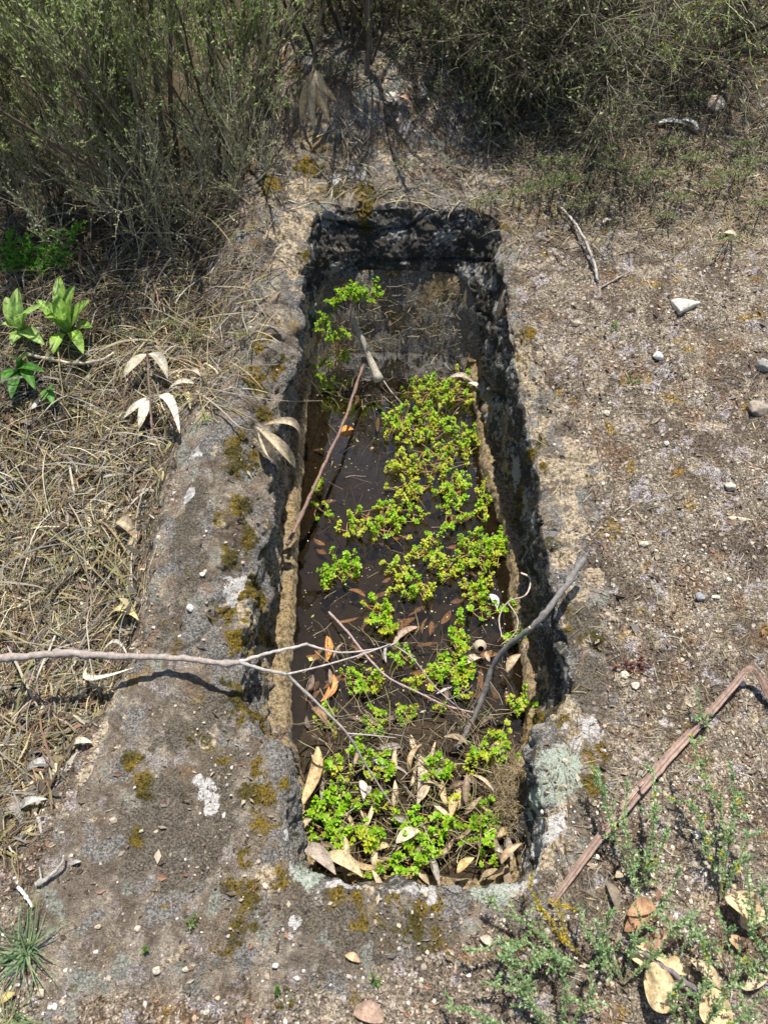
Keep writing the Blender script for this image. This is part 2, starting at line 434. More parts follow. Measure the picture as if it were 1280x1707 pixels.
# painted-by-place masks (colour of the rock itself: moss, lichen, fresh stone)
def blob(pts_px, rad, warp=.35, seed=0, z=None, el=1.0):
    m_ = np.zeros(len(V))
    for u, v, r in pts_px:
        c = PB(u, v) if z is None else P(u, v, z)
        kk = (CAMZ - c[2]) / (ST + (v - 853.5) / FPX * CT); rr = r / FPX * kk
        d = np.hypot(V[:, 0] - c[0], (V[:, 1] - c[1]) * .8)
        m_ = np.maximum(m_, 1 - d / (rr * 2))
    return np.clip(m_ + wn * warp, 0, 1)
wn = fbm(V, 24, 3, 300)
wn2 = fbm(V, 11, 4, 310); wn3 = fbm(V, 6, 3, 320)
moss = blob([(415,900,22),(400,860,18),(395,940,16),(415,985,20),(400,1060,18),(405,1170,22),(385,950,14),(430,660,14),(440,690,14),(430,1320,26),(435,1370,20),(425,1290,16),
   (240,1310,16),(225,1275,12),(410,1430,14),(415,1500,26),(400,1540,22),(470,1480,18),(620,1540,20),(600,1500,12),(700,1520,16),(560,1490,14),(920,1150,22),(1000,1250,16),(1005,1080,14),
   (985,1260,18),(990,1300,16),(880,560,16),(890,750,10),(1160,400,10),(880,1610,14),(230,1400,12),(610,330,22),(560,320,18),(450,320,20),(330,640,0),(520,290,16)], 1, .45)
mint = blob([(930,1283,34),(915,1320,22),(950,1265,20),(840,1478,24),(800,1482,14),(520,1462,16),(500,1450,14)], 1, .22)
white = blob([(340,1322,14),(350,1345,12),(330,1305,10),(490,1540,9),(485,1560,7),(335,770,12),(320,850,10),(295,830,9),(395,975,12),(385,1000,9),(590,292,16),(560,300,10),(720,1495,10),(910,1400,12),(985,1220,18),(925,1365,18),(940,1215,12),(960,1235,12)], 1, .5)
raw = blob([(970,765,26),(960,880,22),(945,820,16),(940,930,14),(960,1000,16),(925,1360,22),(915,1400,24),(955,1220,22),(175,1170,14),(160,1210,14),(150,1250,12),(140,1290,12),(395,1000,14),(410,1030,12),
   (420,1060,12),(440,1470,14),(860,1500,16),(620,1475,14),(990,960,14),(500,380,22),(490,440,22),(470,400,20),(350,1240,10),(350,690,14),(500,320,20),(880,650,8),(185,1150,9),(168,1190,9),(157,1225,9),(148,1260,9),(135,1300,9),(205,1125,8)], 1, .6)
grey = np.clip(.30 * (kind == 3) * (near_rim ** .7) + .14 * (sd < -.02) * (kind == 3) + wn2 * .95 + .02, 0, 1)
grey = np.maximum(grey, blob([(380,1010,30),(350,760,24),(330,700,18),(350,900,14),(290,900,20),(240,1200,22),(330,1060,26),(210,1290,16),(640,1500,26),(740,1500,40),(840,1510,30),(560,1480,26),(470,1260,22),(460,1300,20),
   (460,1400,22),(930,1080,22),(950,1180,24),(1140,840,14),(880,860,10),(410,1600,20),(560,1640,20)], 1, .5))
moss = np.maximum(moss, np.clip((kind >= 2) * (.20 + wn3 * .5 + wn2 * .55) * np.clip(1.25 - rimd / .35, .35, 1) * (sd < .0), 0, .8))
band = (kind == 3) * sstep(.052, .012, rimd + wn * .03 + wn3 * .02) * (V[:, 1] < .95)
bandn = (kind == 3) * sstep(.045, .010, rimd + wn * .03) * (V[:, 1] < .34)
grey = np.maximum(grey, np.clip(band * (.62 + wn2 * .6), 0, 1)); white = np.maximum(white, np.clip(bandn * (.50 + wn * .55 + wn2 * .3), 0, 1))
rb = (kind == 3) * (V[:, 0] > .1) * sstep(.13, .03, rimd + wn2 * .08) * sstep(.3, .45, V[:, 1]) * sstep(1.75, 1.5, V[:, 1]); raw = np.clip(np.maximum(raw * 1.35, rb * (.46 + wn3 * .7 + wn * .4)), 0, 1)
dark = np.clip(blob([(560,1530,44),(640,1550,40),(500,1520,26),(270,1370,60),(330,1400,44),(380,1280,30),(290,1230,26),(330,980,30),(320,900,30),(340,850,26),(990,1150,30),(990,1340,34),(720,1570,44),(960,1030,26),(950,1060,20),(590,1540,50),(230,1430,36),(360,1360,40),(300,1450,30),(870,1530,30),(1000,1400,26),(350,1180,30),(290,1050,26),(980,1120,26)], 1, .45)
   + 0, 0, 1)
eg = .9 * .28 * fbm(V, 60, 2, 350)
cush = sstep(.42, .62, moss + eg) * .0045 * (1.1 + 1.2 * pn(V * 130, 351)) + sstep(.48, .56, mint + eg) * .002 * (1 + 1.5 * pn(V * 160, 352)) + sstep(.5, .58, white + eg) * .0012
V = V + Nn * cush[:, None]
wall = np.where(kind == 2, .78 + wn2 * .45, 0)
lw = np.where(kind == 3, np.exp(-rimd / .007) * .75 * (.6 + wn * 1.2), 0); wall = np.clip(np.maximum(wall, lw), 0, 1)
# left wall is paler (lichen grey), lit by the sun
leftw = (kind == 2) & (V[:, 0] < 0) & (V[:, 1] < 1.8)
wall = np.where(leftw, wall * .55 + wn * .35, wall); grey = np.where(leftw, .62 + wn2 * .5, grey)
ledge = np.where((kind == 1), np.where(V[:, 1] > 1.78, .38, .85) + wn2 * .5, 0); grey = np.where((kind == 1) & (V[:, 1] > 1.78), .62 + wn * .6, grey); wall = np.where((kind == 1) & (V[:, 1] > 1.78), .40 + wn2 * .8, wall)
ledge = np.where((kind == 2) & (V[:, 2] < -.17), .45 + wn * .5, ledge)
mud = np.where((V[:, 2] < WZ - .004) | ((kind == 0)), 1.0, np.exp(-np.maximum(V[:, 2] - WZ, 0) / .012) * .7 * (kind < 3))
a = (np.arange(NR - 1)[:, None] * NS + np.arange(NS)[None, :]); b = (np.arange(NR - 1)[:, None] * NS + (np.arange(NS)[None, :] + 1) % NS)
F = np.stack([a, b, b + NS, a + NS], -1).reshape(-1, 4)
mb = MB(); mb.add(V, F, (1, 1, 1))
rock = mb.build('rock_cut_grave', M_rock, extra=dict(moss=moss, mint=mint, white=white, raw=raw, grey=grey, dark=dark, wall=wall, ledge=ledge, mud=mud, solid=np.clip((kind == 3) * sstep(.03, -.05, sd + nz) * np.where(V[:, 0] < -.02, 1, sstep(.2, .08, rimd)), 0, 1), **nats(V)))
tag(rock, 'mossy lichened granite outcrop with a long coffin-shaped grave cut into it, flooded', 'rock-cut grave')
ROCKV = V

# ------------------------------------------------------------------ ground sheet
def axis(lo, hi, st, far):
    c = np.arange(lo, hi, st); g = [st]; 
    while sum(g) < far: g.append(g[-1] * 1.16)
    e = np.cumsum(g); return np.concatenate([lo - e[::-1], c, hi + e])
gx = axis(-2.3, 2.5, .0085, 90); gy = axis(-.25, 4.3, .0085, 90)
X, Y = np.meshgrid(gx, gy); x = X.ravel(); y = Y.ravel()
pts = np.column_stack([x, y, np.zeros_like(x)])
near = (np.abs(x) < 3.2) & (y > -1) & (y < 5.5)
sdg = np.full(len(x), 1.0); sdg[near] = poly_sd(pts[near], rockpoly)
sdn = sdg.copy(); sdn[near] += fbm(pts[near], 9, 4, 100) * .03
z = zb(x, np.clip(y, -5, 60)) + lumps(x, y) - ground_drop(x, y)
z += np.where(sdn > 0, .004 * sstep(0, .05, sdn), -.03 * sstep(0, .05, -sdn) - .65 * sstep(.03, .09, -sdn))
pp = np.column_stack([x, y, z]); dd = np.zeros(len(x))
lf = sstep(0, .15, leftline(y) - x)
dd[near] = fbm(pp[near], 8, 3, 400) * (.012 + .02 * lf[near]) + fbm(pp[near], 40, 3, 410) * .006 + fbm(pp[near], 110, 1, 420) * .0025
z = z + dd
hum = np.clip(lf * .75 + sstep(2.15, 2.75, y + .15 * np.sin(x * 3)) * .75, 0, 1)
G = MB(); G.add(np.column_stack([x, y, z]), ribF(1, len(gy), len(gx))[:, ::1], (1, 1, 1))
ground = G.build('ground', M_soil, extra=dict(humus=hum, **nats(np.column_stack([x, y, z])))); tag(ground, kind='structure')
# height map for placing things
HMN = 400; hx0, hx1, hy0, hy1 = -2.3, 2.5, -.25, 4.3
HM = np.full((HMN, HMN), -9.)
allv = np.vstack([ROCKV, np.column_stack([x, y, z])[near]])
ii = ((allv[:, 0] - hx0) / (hx1 - hx0) * HMN).astype(int); jj = ((allv[:, 1] - hy0) / (hy1 - hy0) * HMN).astype(int)
ok = (ii >= 0) & (ii < HMN) & (jj >= 0) & (jj < HMN)
np.maximum.at(HM, (jj[ok], ii[ok]), allv[ok][:, 2])
XX, YY = np.meshgrid(np.linspace(hx0, hx1, HMN), np.linspace(hy0, hy1, HMN))
HM = np.where(HM < -5, zb(XX, YY), HM)
def hgt(x, y):
    x = np.asarray(x, float); y = np.asarray(y, float)
    i = (x - hx0) / (hx1 - hx0) * HMN - .5; j = (y - hy0) / (hy1 - hy0) * HMN - .5
    inside = (i > 0) & (i < HMN - 2) & (j > 0) & (j < HMN - 2)
    i = np.clip(i, 0, HMN - 2); j = np.clip(j, 0, HMN - 2); i0 = i.astype(int); j0 = j.astype(int); a = i - i0; b = j - j0
    h = HM[j0, i0] * (1 - a) * (1 - b) + HM[j0, i0 + 1] * a * (1 - b) + HM[j0 + 1, i0] * (1 - a) * b + HM[j0 + 1, i0 + 1] * a * b
    return np.where(inside, h, zb(x, y) - .05)
def PG(u, v, dz=0.0):
    """the point of the ground surface seen at photo pixel u, v (raised dz)"""
    z = .1
    for _ in range(25):
        p = P(u, v, z); z = .6 * z + .4 * (float(hgt(p[0], p[1])) + dz)
    return P(u, v, z)
def pxrand(n, u0, u1, v0, v1):
    u = rng.uniform(u0, u1, n); v = rng.uniform(v0, v1, n)
    t = (v - 853.5) / FPX; s = (u - 640) / FPX; z = np.full(n, .05)
    for _ in range(10):
        k = (CAMZ - z) / (ST + t * CT); z = .5 * z + .5 * hgt(s * k, k * (CT - t * ST))
    k = (CAMZ - z) / (ST + t * CT)
    return np.column_stack([s * k, k * (CT - t * ST), z])

# ------------------------------------------------------------------ water
wv = Lw[:, :2] + nrm(Lb[:, :2] - Lw[:, :2]) * .035
cw = np.array([.02, 1.1])
Wm = MB(); wz = np.column_stack([wv, np.full(NS, WZ)])
inner = np.column_stack([medf, np.full(NS, WZ)])
Wm.add(np.vstack([inner, wz]), np.stack([np.arange(NS), (np.arange(NS) + 1) % NS, (np.arange(NS) + 1) % NS + NS, np.arange(NS) + NS], 1))
water = Wm.build('water', M_water, smooth=False); tag(water, kind='structure')
# ------------------------------------------------------------------ generators
UP = np.array([0, 0, 1.0])
def leaf(mb, A, B, width, up=UP, curl=.25, bow=.12, bend=.1, twist=0., col=(.4, .3, .18), p=.9, q=.8, nu=30, nv=7, mid=1.15, wav=.0):
    A = np.asarray(A, float); B = np.asarray(B, float); L = np.linalg.norm(B - A); T = (B - A) / L
    sd_ = nrm(np.cross(up, T)); upv = np.cross(T, sd_)
    s = np.linspace(0, 1, nu)[:, None]; v = np.linspace(-1, 1, nv)[None, :]
    if q == .8: width = width * .78
    wd = width * .5 * np.maximum(np.sin(math.pi * s ** p), 0) ** q + width * .012
    arc = 4 * s * (1 - s)
    c = A + (B - A) * s + upv * (bow * L * arc) + sd_ * (bend * L * arc)
    th = twist * (s - .3)
    sv = np.cos(th) * sd_ + np.sin(th) * upv; uv = -np.sin(th) * sd_ + np.cos(th) * upv
    off = v[..., None] * wd[:, :, None] * sv[:, None, :] + (curl * (v ** 2)[..., None] + wav * np.sin(s * 13 + 2)[:, :, None] * v[..., None]) * wd[:, :, None] * uv[:, None, :]
    Vt = (c[:, None, :] + off).reshape(-1, 3)
    cc = np.tile(np.asarray(col, float), (len(Vt), 1)); m_ = np.tile(np.abs(v) < .1, (nu, 1)).ravel(); cc[m_] *= mid
    cc *= (1 + .12 * np.sin(np.repeat(s.ravel(), nv) * 9 + rng.uniform(0, 6)))[:, None]
    ss_ = np.repeat(s.ravel(), nv); vv_ = np.tile(np.abs(v).ravel(), nu); cc *= (1 + .10 * np.sin(ss_ * 70 - vv_ * 9) - .18 * (vv_ > .9) * rng.random(len(ss_)))[:, None]
    mb.add(Vt, ribF(1, nu, nv), cc)
def tube(mb, pts, r0, r1, col, sides=6, k=None, jit=.0):
    k = k or max(6, len(pts) * 6); c = resample(pts, k)
    if jit: c = c + rng.normal(0, min(jit, r1 * .16), c.shape)
    rr = np.linspace(r0, r1, k) * (1 + .10 * np.sin(np.arange(k) * 1.9 + rng.uniform(0, 6))) * (1 + .45 * (rng.random(k) < .10))
    tubes(mb, c[None], rr[None], col, sides)
def W(path):
    """list of (u, v, mode, z): mode 'g' = height above the ground seen there, 'a' = absolute height"""
    return [PG(u, v, z) if m == 'g' else P(u, v, z) for u, v, m, z in path]
def grow(par, m, L, ang, up, k, wob=.12, tmin=.12, tmax=1.0):
    n, kp, _ = par.shape
    pi = np.repeat(np.arange(n), m); t = rng.uniform(tmin, tmax, n * m) * (kp - 1)
    i = np.minimum(t.astype(int), kp - 2); f = (t - i)[:, None]
    p = par[pi, i] * (1 - f) + par[pi, i + 1] * f; tan = nrm(par[pi, i + 1] - par[pi, i])
    d = nrm(tan + rng.normal(0, ang, (n * m, 3)) + UP * up)
    LL = L * rng.uniform(.5, 1.3, n * m) * (1.1 - .5 * t / (kp - 1))
    out = [p]
    for j in range(k - 1):
        d = nrm(d + rng.normal(0, wob, d.shape) + UP * up * .12); p = p + d * (LL / (k - 1))[:, None]; out.append(p)
    return np.stack(out, 1)
def colr(n, cols, var=.2):
    c = np.array(cols)[rng.integers(0, len(cols), n)]
    return c * rng.uniform(1 - var, 1 + var, (n, 1))
def leaflets(mb, p, d, L, Wd, cols, var=.25):
    """small pointed leaves: p base, d direction"""
    n = len(p); sd_ = nrm(np.cross(d, nrm(rng.normal(0, 1, (n, 3)) + UP))); up = np.cross(sd_, d)
    L = L * rng.uniform(.6, 1.3, (n, 1)); Wd = Wd * rng.uniform(.7, 1.3, (n, 1))
    c = colr(n, cols, var)
    Vt = np.stack([p, p + d * L * .5 + sd_ * Wd + up * Wd * .4, p + d * L, p + d * L * .5 - sd_ * Wd + up * Wd * .4], 1)
    mb.add(Vt.reshape(-1, 3), np.arange(n * 4).reshape(n, 4), np.repeat(c, 4, 0))
def clampz(c, h=.004):
    c[..., 2] = np.maximum(c[..., 2], hgt(c[..., 0], c[..., 1]) + h); return c
def copy_tree(o, parent=None):
    c = o.copy(); COL.objects.link(c); c.parent = parent
    for ch in list(o.children): copy_tree(ch, c)
    return c

# ------------------------------------------------------------------ shrubs
def shrub(name, label, cat, group, base, n0, H, spread, lean, lv, r0, stem_cols, twig_cols, leaf_cols, nleaf, lsz, base_r=.06, leaf_up=.3, k0=9):
    base = np.array(base); base = np.array([base[0], base[1], float(hgt(base[0], base[1])) - .02])
    e = empty(name, base, label, cat, group)
    b0 = np.tile(base, (n0, 1)); b0[:, :2] += rng.normal(0, base_r, (n0, 2))
    d = nrm(np.column_stack([rng.normal(0, spread, n0), rng.normal(0, spread, n0), np.ones(n0)]) + np.array(lean))
    LL = H * rng.uniform(.6, 1.15, n0); pts_ = [b0]; p = b0
    for j in range(k0 - 1):
        d = nrm(d + rng.normal(0, .10, d.shape) + UP * lv[0][5] if len(lv[0]) > 5 else d + rng.normal(0, .10, d.shape)); p = p + d * (LL / (k0 - 1))[:, None]; pts_.append(p)
    c0 = clampz(np.stack(pts_, 1))
    st = MB(); tubes(st, c0, np.linspace(r0, r0 * .4, k0)[None] * rng.uniform(.6, 1.3, (n0, 1)), colr(n0, stem_cols), 5)
    tw = MB(); cur = c0
    for li, l in enumerate(lv):
        m, L, ang, up, rad = l[:5]
        cur = clampz(grow(cur, m, L, ang, up, 5 if li else 6))
        (st if li == 0 else tw) and tubes(st if li == 0 else tw, cur, np.linspace(rad, rad * .45, cur.shape[1])[None] * np.ones((len(cur), 1)), colr(len(cur), stem_cols if li == 0 else twig_cols, .3), 3)
    st.build('stem', M_twig, e, base, smooth=True).location = (0, 0, 0)
    if tw.n: tw.build('twig', M_twig, e, base).location = (0, 0, 0)
    if nleaf:
        n, k, _ = cur.shape; pi = rng.integers(0, n, nleaf); t = rng.uniform(0, k - 1.001, nleaf); i = t.astype(int); f = (t - i)[:, None]
        p = cur[pi, i] * (1 - f) + cur[pi, i + 1] * f; tan = nrm(cur[pi, i + 1] - cur[pi, i])
        dd_ = nrm(tan * .8 + rng.normal(0, .5, (nleaf, 3)) + UP * leaf_up)
        fo = MB(); leaflets(fo, p, dd_, lsz[0], lsz[1], leaf_cols)
        fo.build('foliage', M_herb, e, base).location = (0, 0, 0)
    return e
GREY = [(.26, .23, .17), (.17, .14, .10), (.36, .33, .26), (.11, .085, .06)]
DARK = [(.07, .055, .04), (.11, .09, .065), (.15, .13, .10)]
PALE = [(.42, .38, .28), (.32, .29, .20), (.24, .24, .12), (.52, .48, .38)]
GRN = [(.30, .45, .11), (.42, .55, .19), (.20, .34, .07), (.50, .58, .27)]
broom = [ # px base, stems, height, spread, lean, label
 ((290, 352), 13, .95, .22, (.02, -.05, 0), 'tall upright broom with dark stems, nearest of the bushes on the left'),
 ((205, 335), 12, .85, .30, (-.05, -.05, 0), 'greyish broom bush leaning left beside the tallest dark-stemmed one'),
 ((110, 330), 12, .80, .34, (-.15, -.05, 0), 'twiggy broom bush above the bright broad-leaved plant'),
 ((15, 330), 12, .85, .3, (-.05, -.1, 0), 'yellow-tipped feathery bush at the left edge of the photo'),
 ((365, 290), 11, .8, .26, (.05, 0, 0), 'green broom bush beside the mossy rock behind the grave'),
 ((250, 235), 12, 1.1, .25, (0, 0, 0), 'broom bush of pale dead twigs behind the tall dark-stemmed one'),
 ((120, 200), 12, 1.1, .3, (-.1, 0, 0), 'dense grey-green bush far back on the left'),
 ((370, 165), 11, 1.0, .2, (-.15, 0, 0), 'bush with dry brown stems behind the hanging dead leaves'),
 ((-60, 160), 11, 1.1, .3, (-.0, 0, 0), 'bush of thin yellowish twigs in the upper left corner'),
]
for i, (b, n0, H, sp, ln, lab) in enumerate(broom):
    p = PG(*b)
    shrub('broom_bush', lab, 'bush', 'broom bushes behind the grave on the left', p, n0, H, sp, ln,
          [(8, .36, .26, .4, .0016), (5, .19, .32, .35, .0009), (3, .08, .4, .25, .0006)], .0055 if i else .008, DARK + GREY, PALE + GREY,
          GRN + ([(.36, .34, .05), (.30, .30, .08)] if i in (3, 8) else [(.50, .54, .28), (.44, .46, .26)]), 9500, (.013, .0022), base_r=.07)
for b, H, lab in [((60, 365), .38, 'low pale dead shoots at the foot of the bushes above the ferny plant'), ((170, 360), .42, 'low twiggy bush in front of the broom, right of the ferny plant'),
                  ((262, 372), .36, 'low grey shoots at the foot of the dark-stemmed broom'), ((345, 362), .36, 'low dry bush between the broom and the far left corner of the rock')]:
    shrub('low_bush', lab, 'bush', 'low dry shoots before the left bushes', PG(*b), 14, H, .35, (0, -.1, 0), [(8, .2, .35, .3, .0014), (6, .10, .4, .25, .0008)], .003, GREY + PALE, PALE, [(.44, .48, .26), (.34, .42, .17), (.5, .48, .34)], 4200, (.009, .0017), base_r=.11)
for b, H, lab in [((590, 40), .62, 'bush of dark upright stems straight behind the grave'), ((680, 30), .70, 'bush of dark bare stems behind the mound, left of the big dry bush'),
                  ((480, 35), .70, 'shaded bush behind the spray of hanging dead leaves')]:
    shrub('bare_stemmed_bush', lab, 'bush', 'dark bushes behind the mound', PG(*b), 18, H, .22, (0, .05, 0),
          [(7, .24, .3, .4, .0016), (6, .13, .35, .3, .0009)], .007, DARK, DARK + GREY, GRN, 4500, (.012, .002), base_r=.13)
DRY = [(.22, .19, .13), (.15, .125, .085), (.10, .08, .055), (.34, .31, .23)]
for b, n0, H, sp, ln, lab in [
    ((930, 120), 20, .62, .75, (.0, -.45, 0), 'big dry tangled bush with drooping twigs overhanging the right bank'),
    ((835, 100), 16, .50, .55, (.05, -.35, 0), 'brown twiggy dead bush right of the mound behind the grave'),
    ((1040, 70), 18, .7, .7, (.1, -.35, 0), 'dry bush with pale curved twigs behind the right bank'),
    ((750, 60), 9, .30, .5, (.0, -.2, 0), 'low brittle dead bush directly behind the mound top'),
    ((860, 10), 18, .9, .6, (0, -.2, 0), 'tall dead bush at the top edge behind the drooping one')]:
    shrub('dead_bush', lab, 'bush', 'dry tangled bushes on the right', PG(*b), n0, H, sp, ln,
          [(9, .30, .5, -.12, .0018), (7, .17, .6, -.2, .0010), (4, .08, .7, -.1, .0007)], .006, DARK + GREY, DRY, DRY[:2] + GRN + [(.42, .38, .3)], 7000, (.012, .0024), base_r=.12, leaf_up=-.2)
for b, lab in [((1165, 30), 'green-stemmed broom with yellow flowers in the upper right corner'), ((1290, 20), 'arching broom at the right edge with a few yellow flowers')]:
    shrub('flowering_broom', lab, 'bush', None, PG(*b), 16, .8, .55, (-.1, -.25, 0), [(8, .36, .4, .0, .0016), (5, .2, .4, .0, .0010)], .005, GREY, PALE + GRN,
          GRN + [(.12, .2, .03)] * 2 + [(.7, .5, .02)], 4200, (.012, .0028), base_r=.1)

# ------------------------------------------------------------------ stuff: thatch, litter, gravel
def in_grave(p, m=.0): return poly_sd(p[:, :2], rimpoly[::6]) < m
def blades(n, pos, Lr_, wr, cols, lift=.25, kk=6, curv=.35, lim=False):
    ang = rng.uniform(0, 2 * math.pi, n); L = rng.uniform(*Lr_, n)
    d = np.column_stack([np.cos(ang), np.sin(ang), rng.uniform(-.05, lift, n)])
    c = [pos]; p = pos.copy()
    for j in range(kk - 1):
        d = d + rng.normal(0, curv / kk * 2, (n, 3)) * np.array([1, 1, .5]) - UP * (lift * 1.6 / kk); d = nrm(d)
        p = p + d * (L / (kk - 1))[:, None]; c.append(p.copy())
    c = np.stack(c, 1)
    if lim:
        ok_ = (c[..., 0] < leftline(c[..., 1]) + .004 + .03 * rng.random((n, 1)) ** 4).all(1); c = c[ok_]; n = len(c)
    c = clampz(c, .002)
    wd = rng.uniform(*wr, (n, 1)) * rng.choice([.7, 1, 1, 1.6], (n, 1)) * np.sin(np.linspace(.35, 2.95, kk))[None] ** .6
    m_ = MB(); side = nrm(np.cross(c[:, -1] - c[:, 0] + 1e-5, UP + rng.normal(0, .5, (n, 3)))); cc_ = colr(n, cols, .4); gz = rng.random((n, 1)) < .3; cc_ = np.where(gz, cc_.mean(1, keepdims=True) * np.array([1.08, 1.0, .86]), cc_); ribbons(m_, c, wd, side, cc_); return m_
TAN = [(.38, .31, .17), (.29, .23, .12), (.52, .45, .29), (.21, .155, .09), (.33, .28, .16), (.12, .085, .05), (.27, .26, .10), (.17, .12, .07), (.24, .14, .09)]
# left thatch (in px space, left of the rock)
p = pxrand(26000, -60, 330, 600, 1420); p = p[(leftline(p[:, 1]) - p[:, 0]) > .035]; shade_ = sstep(1.35, 1.6, p[:, 1]) * sstep(-.42, -.60, p[:, 0]); p = p[rng.uniform(0, 1, len(p)) > .75 * shade_]; p = p[rng.uniform(0, 1, len(p)) < np.clip(.45 + 1.5 * fbm(p, 6, 3, 88), .03, 1)][:14000]
p[:, 2] += rng.uniform(0, .03, len(p))
t1 = blades(len(p), p, (.02, .085), (.0004, .0013), TAN, .55, lim=True)
q_ = pxrand(9000, -60, 330, 600, 1420); q_ = q_[(leftline(q_[:, 1]) - q_[:, 0]) > .03]; q_[:, 2] += rng.uniform(0, .02, len(q_))
t1b = blades(len(q_), q_, (.012, .05), (.0014, .0045), TAN + DARK + DARK, .5, 4, lim=True)
t1.add(t1b.V[0], t1b.F[0], t1b.C[0])
p = pxrand(9000, -60, 480, 340, 680); p = p[~in_grave(p, .07) & (leftline(p[:, 1]) - p[:, 0] > -.06 - .1 * rng.random(len(p)) ** 3)]; p = p[rng.uniform(0, 1, len(p)) < np.clip(.5 + 1.0 * fbm(p, 6, 3, 89), .05, 1)]; p[:, 2] += rng.uniform(0, .03, len(p))
t2 = blades(len(p), p, (.03, .16), (.0005, .0014), TAN + GREY, .6)
p = pxrand(1500, -60, 330, 350, 1250); p = p[(leftline(p[:, 1]) - p[:, 0]) > .02]; p[:, 2] += .02
t3 = blades(len(p), p, (.10, .28), (.0008, .0017), TAN + PALE, .9, 9, lim=True)
tc = pxrand(170, -60, 320, 480, 1420); tc = tc[(leftline(tc[:, 1]) - tc[:, 0]) > .05]; p = np.repeat(tc, 34, 0) + rng.normal(0, .007, (len(tc) * 34, 3)) * np.array([1, 1, 0])
t3b = blades(len(p), p, (.05, .13), (.0005, .0013), TAN + [(.30, .33, .14)], 1.5, 7, .5); t3.add(t3b.V[0], t3b.F[0], t3b.C[0])
for t_ in (t2, t3):
    for i_ in range(len(t_.V)): t1.add(t_.V[i_], t_.F[i_], t_.C[i_])
tag(t1.build('dry_grass_thatch', M_straw), kind='stuff')
# straw and twiglets under the bushes and on the mound
p = pxrand(15000, 330, 1330, -40, 345); p = p[~in_grave(p, .01)]
dens = .5 + fbm(p, 5, 3, 77) - .38 * (poly_sd(p[:, :2], rockpoly) < 0) * (rng.random(len(p)) < .9); p = p[(rng.uniform(0, 1, len(p)) < dens * 1.2)]
t4 = blades(len(p), p, (.02, .10), (.0006, .0015), DRY + TAN[:3] + DARK, .45)
p = pxrand(5200, 830, 1300, 190, 420); p = p[~in_grave(p, .02)]; p = p[rng.uniform(0, 1, len(p)) < .25 + .75 * sstep(1.75, 2.1, p[:, 1])]
t5 = blades(len(p), p, (.03, .10), (.0006, .0012), [(.30, .23, .14), (.36, .29, .19), (.22, .14, .08), (.25, .25, .10)], 1.6)
for i_ in range(len(t5.V)): t4.add(t5.V[i_], t5.F[i_], t5.C[i_])
tag(t4.build('dry_twig_litter', M_straw), kind='stuff')
# crumbs of bark and leaf over the grit
p = pxrand(52000, -20, 1310, 330, 1760); l = leftline(p[:, 1]) - p[:, 0]
p = p[~in_grave(p, .012) & (rng.uniform(0, 1, len(p)) < np.clip(.42 + .9 * fbm(p, 6, 4, 55), .05, 1))]
onrock = poly_sd(p[:, :2], rockpoly) < -.03; p = p[~onrock | (rng.uniform(0, 1, len(p)) < np.where(leftline(p[:, 1]) > p[:, 0] - .27, .16, .34))]
n = len(p); cr = MB()
d = nrm(np.column_stack([rng.normal(0, 1, (n, 2)), rng.normal(0, .25, n)])); s2 = nrm(np.cross(d, UP + rng.normal(0, .35, (n, 3))))
L = rng.lognormal(-5.75, .5, (n, 1)); Wd = L * rng.uniform(.15, .6, (n, 1))
q = p + UP * .0015
Vt = np.stack([q - d * L, q + s2 * Wd + UP * L * .3, q + d * L, q - s2 * Wd + UP * L * .15], 1)
cr.add(Vt.reshape(-1, 3), np.arange(4 * n).reshape(n, 4), np.repeat(colr(n, [(.14, .10, .07), (.22, .17, .12), (.32, .26, .19), (.075, .05, .035), (.42, .35, .26), (.26, .14, .09), (.19, .165, .15)], .3), 4, 0))
p = pxrand(3200, 800, 1310, 330, 1700); p = p[~in_grave(p, .02)]
t6 = blades(len(p), p, (.008, .04), (.0004, .0008), TAN + GREY, .25)
for i_ in range(len(t6.V)): cr.add(t6.V[i_], t6.F[i_], t6.C[i_])
tag(cr.build('plant_litter', M_straw, smooth=False), kind='stuff')
# gravel
phi = (1 + 5 ** .5) / 2
ICO = nrm(np.array([(-1, phi, 0), (1, phi, 0), (-1, -phi, 0), (1, -phi, 0), (0, -1, phi), (0, 1, phi), (0, -1, -phi), (0, 1, -phi), (phi, 0, -1), (phi, 0, 1), (-phi, 0, -1), (-phi, 0, 1)], float))
IF = np.array([(0,11,5),(0,5,1),(0,1,7),(0,7,10),(0,10,11),(1,5,9),(5,11,4),(11,10,2),(10,7,6),(7,1,8),(3,9,4),(3,4,2),(3,2,6),(3,6,8),(3,8,9),(4,9,5),(2,4,11),(6,2,10),(8,6,7),(9,8,1)])
p = pxrand(26000, -20, 1310, 330, 1760); l = leftline(p[:, 1]) - p[:, 0]
sdr = poly_sd(p[:, :2], rockpoly)
keep = ~in_grave(p, .008) & ~((l > .03) & (p[:, 1] > .45)) & (rng.uniform(0, 1, len(p)) < np.clip(.5 + .9 * fbm(p, 7, 4, 66), .05, 1)) & ((sdr > -.03) | (rng.uniform(0, 1, len(p)) < np.where(leftline(p[:, 1]) > p[:, 0] - .27, .10, .25)))
p = p[keep]; n = len(p); sz = np.clip(rng.lognormal(-6.25, .48, (n, 1, 1)), .0007, .0048)
Vt = ICO[None] * rng.uniform(.7, 1.25, (n, 12, 1)) * sz * rng.uniform(.7, 1.3, (n, 1, 3)) * np.array([1, 1, .65]) + p[:, None, :]
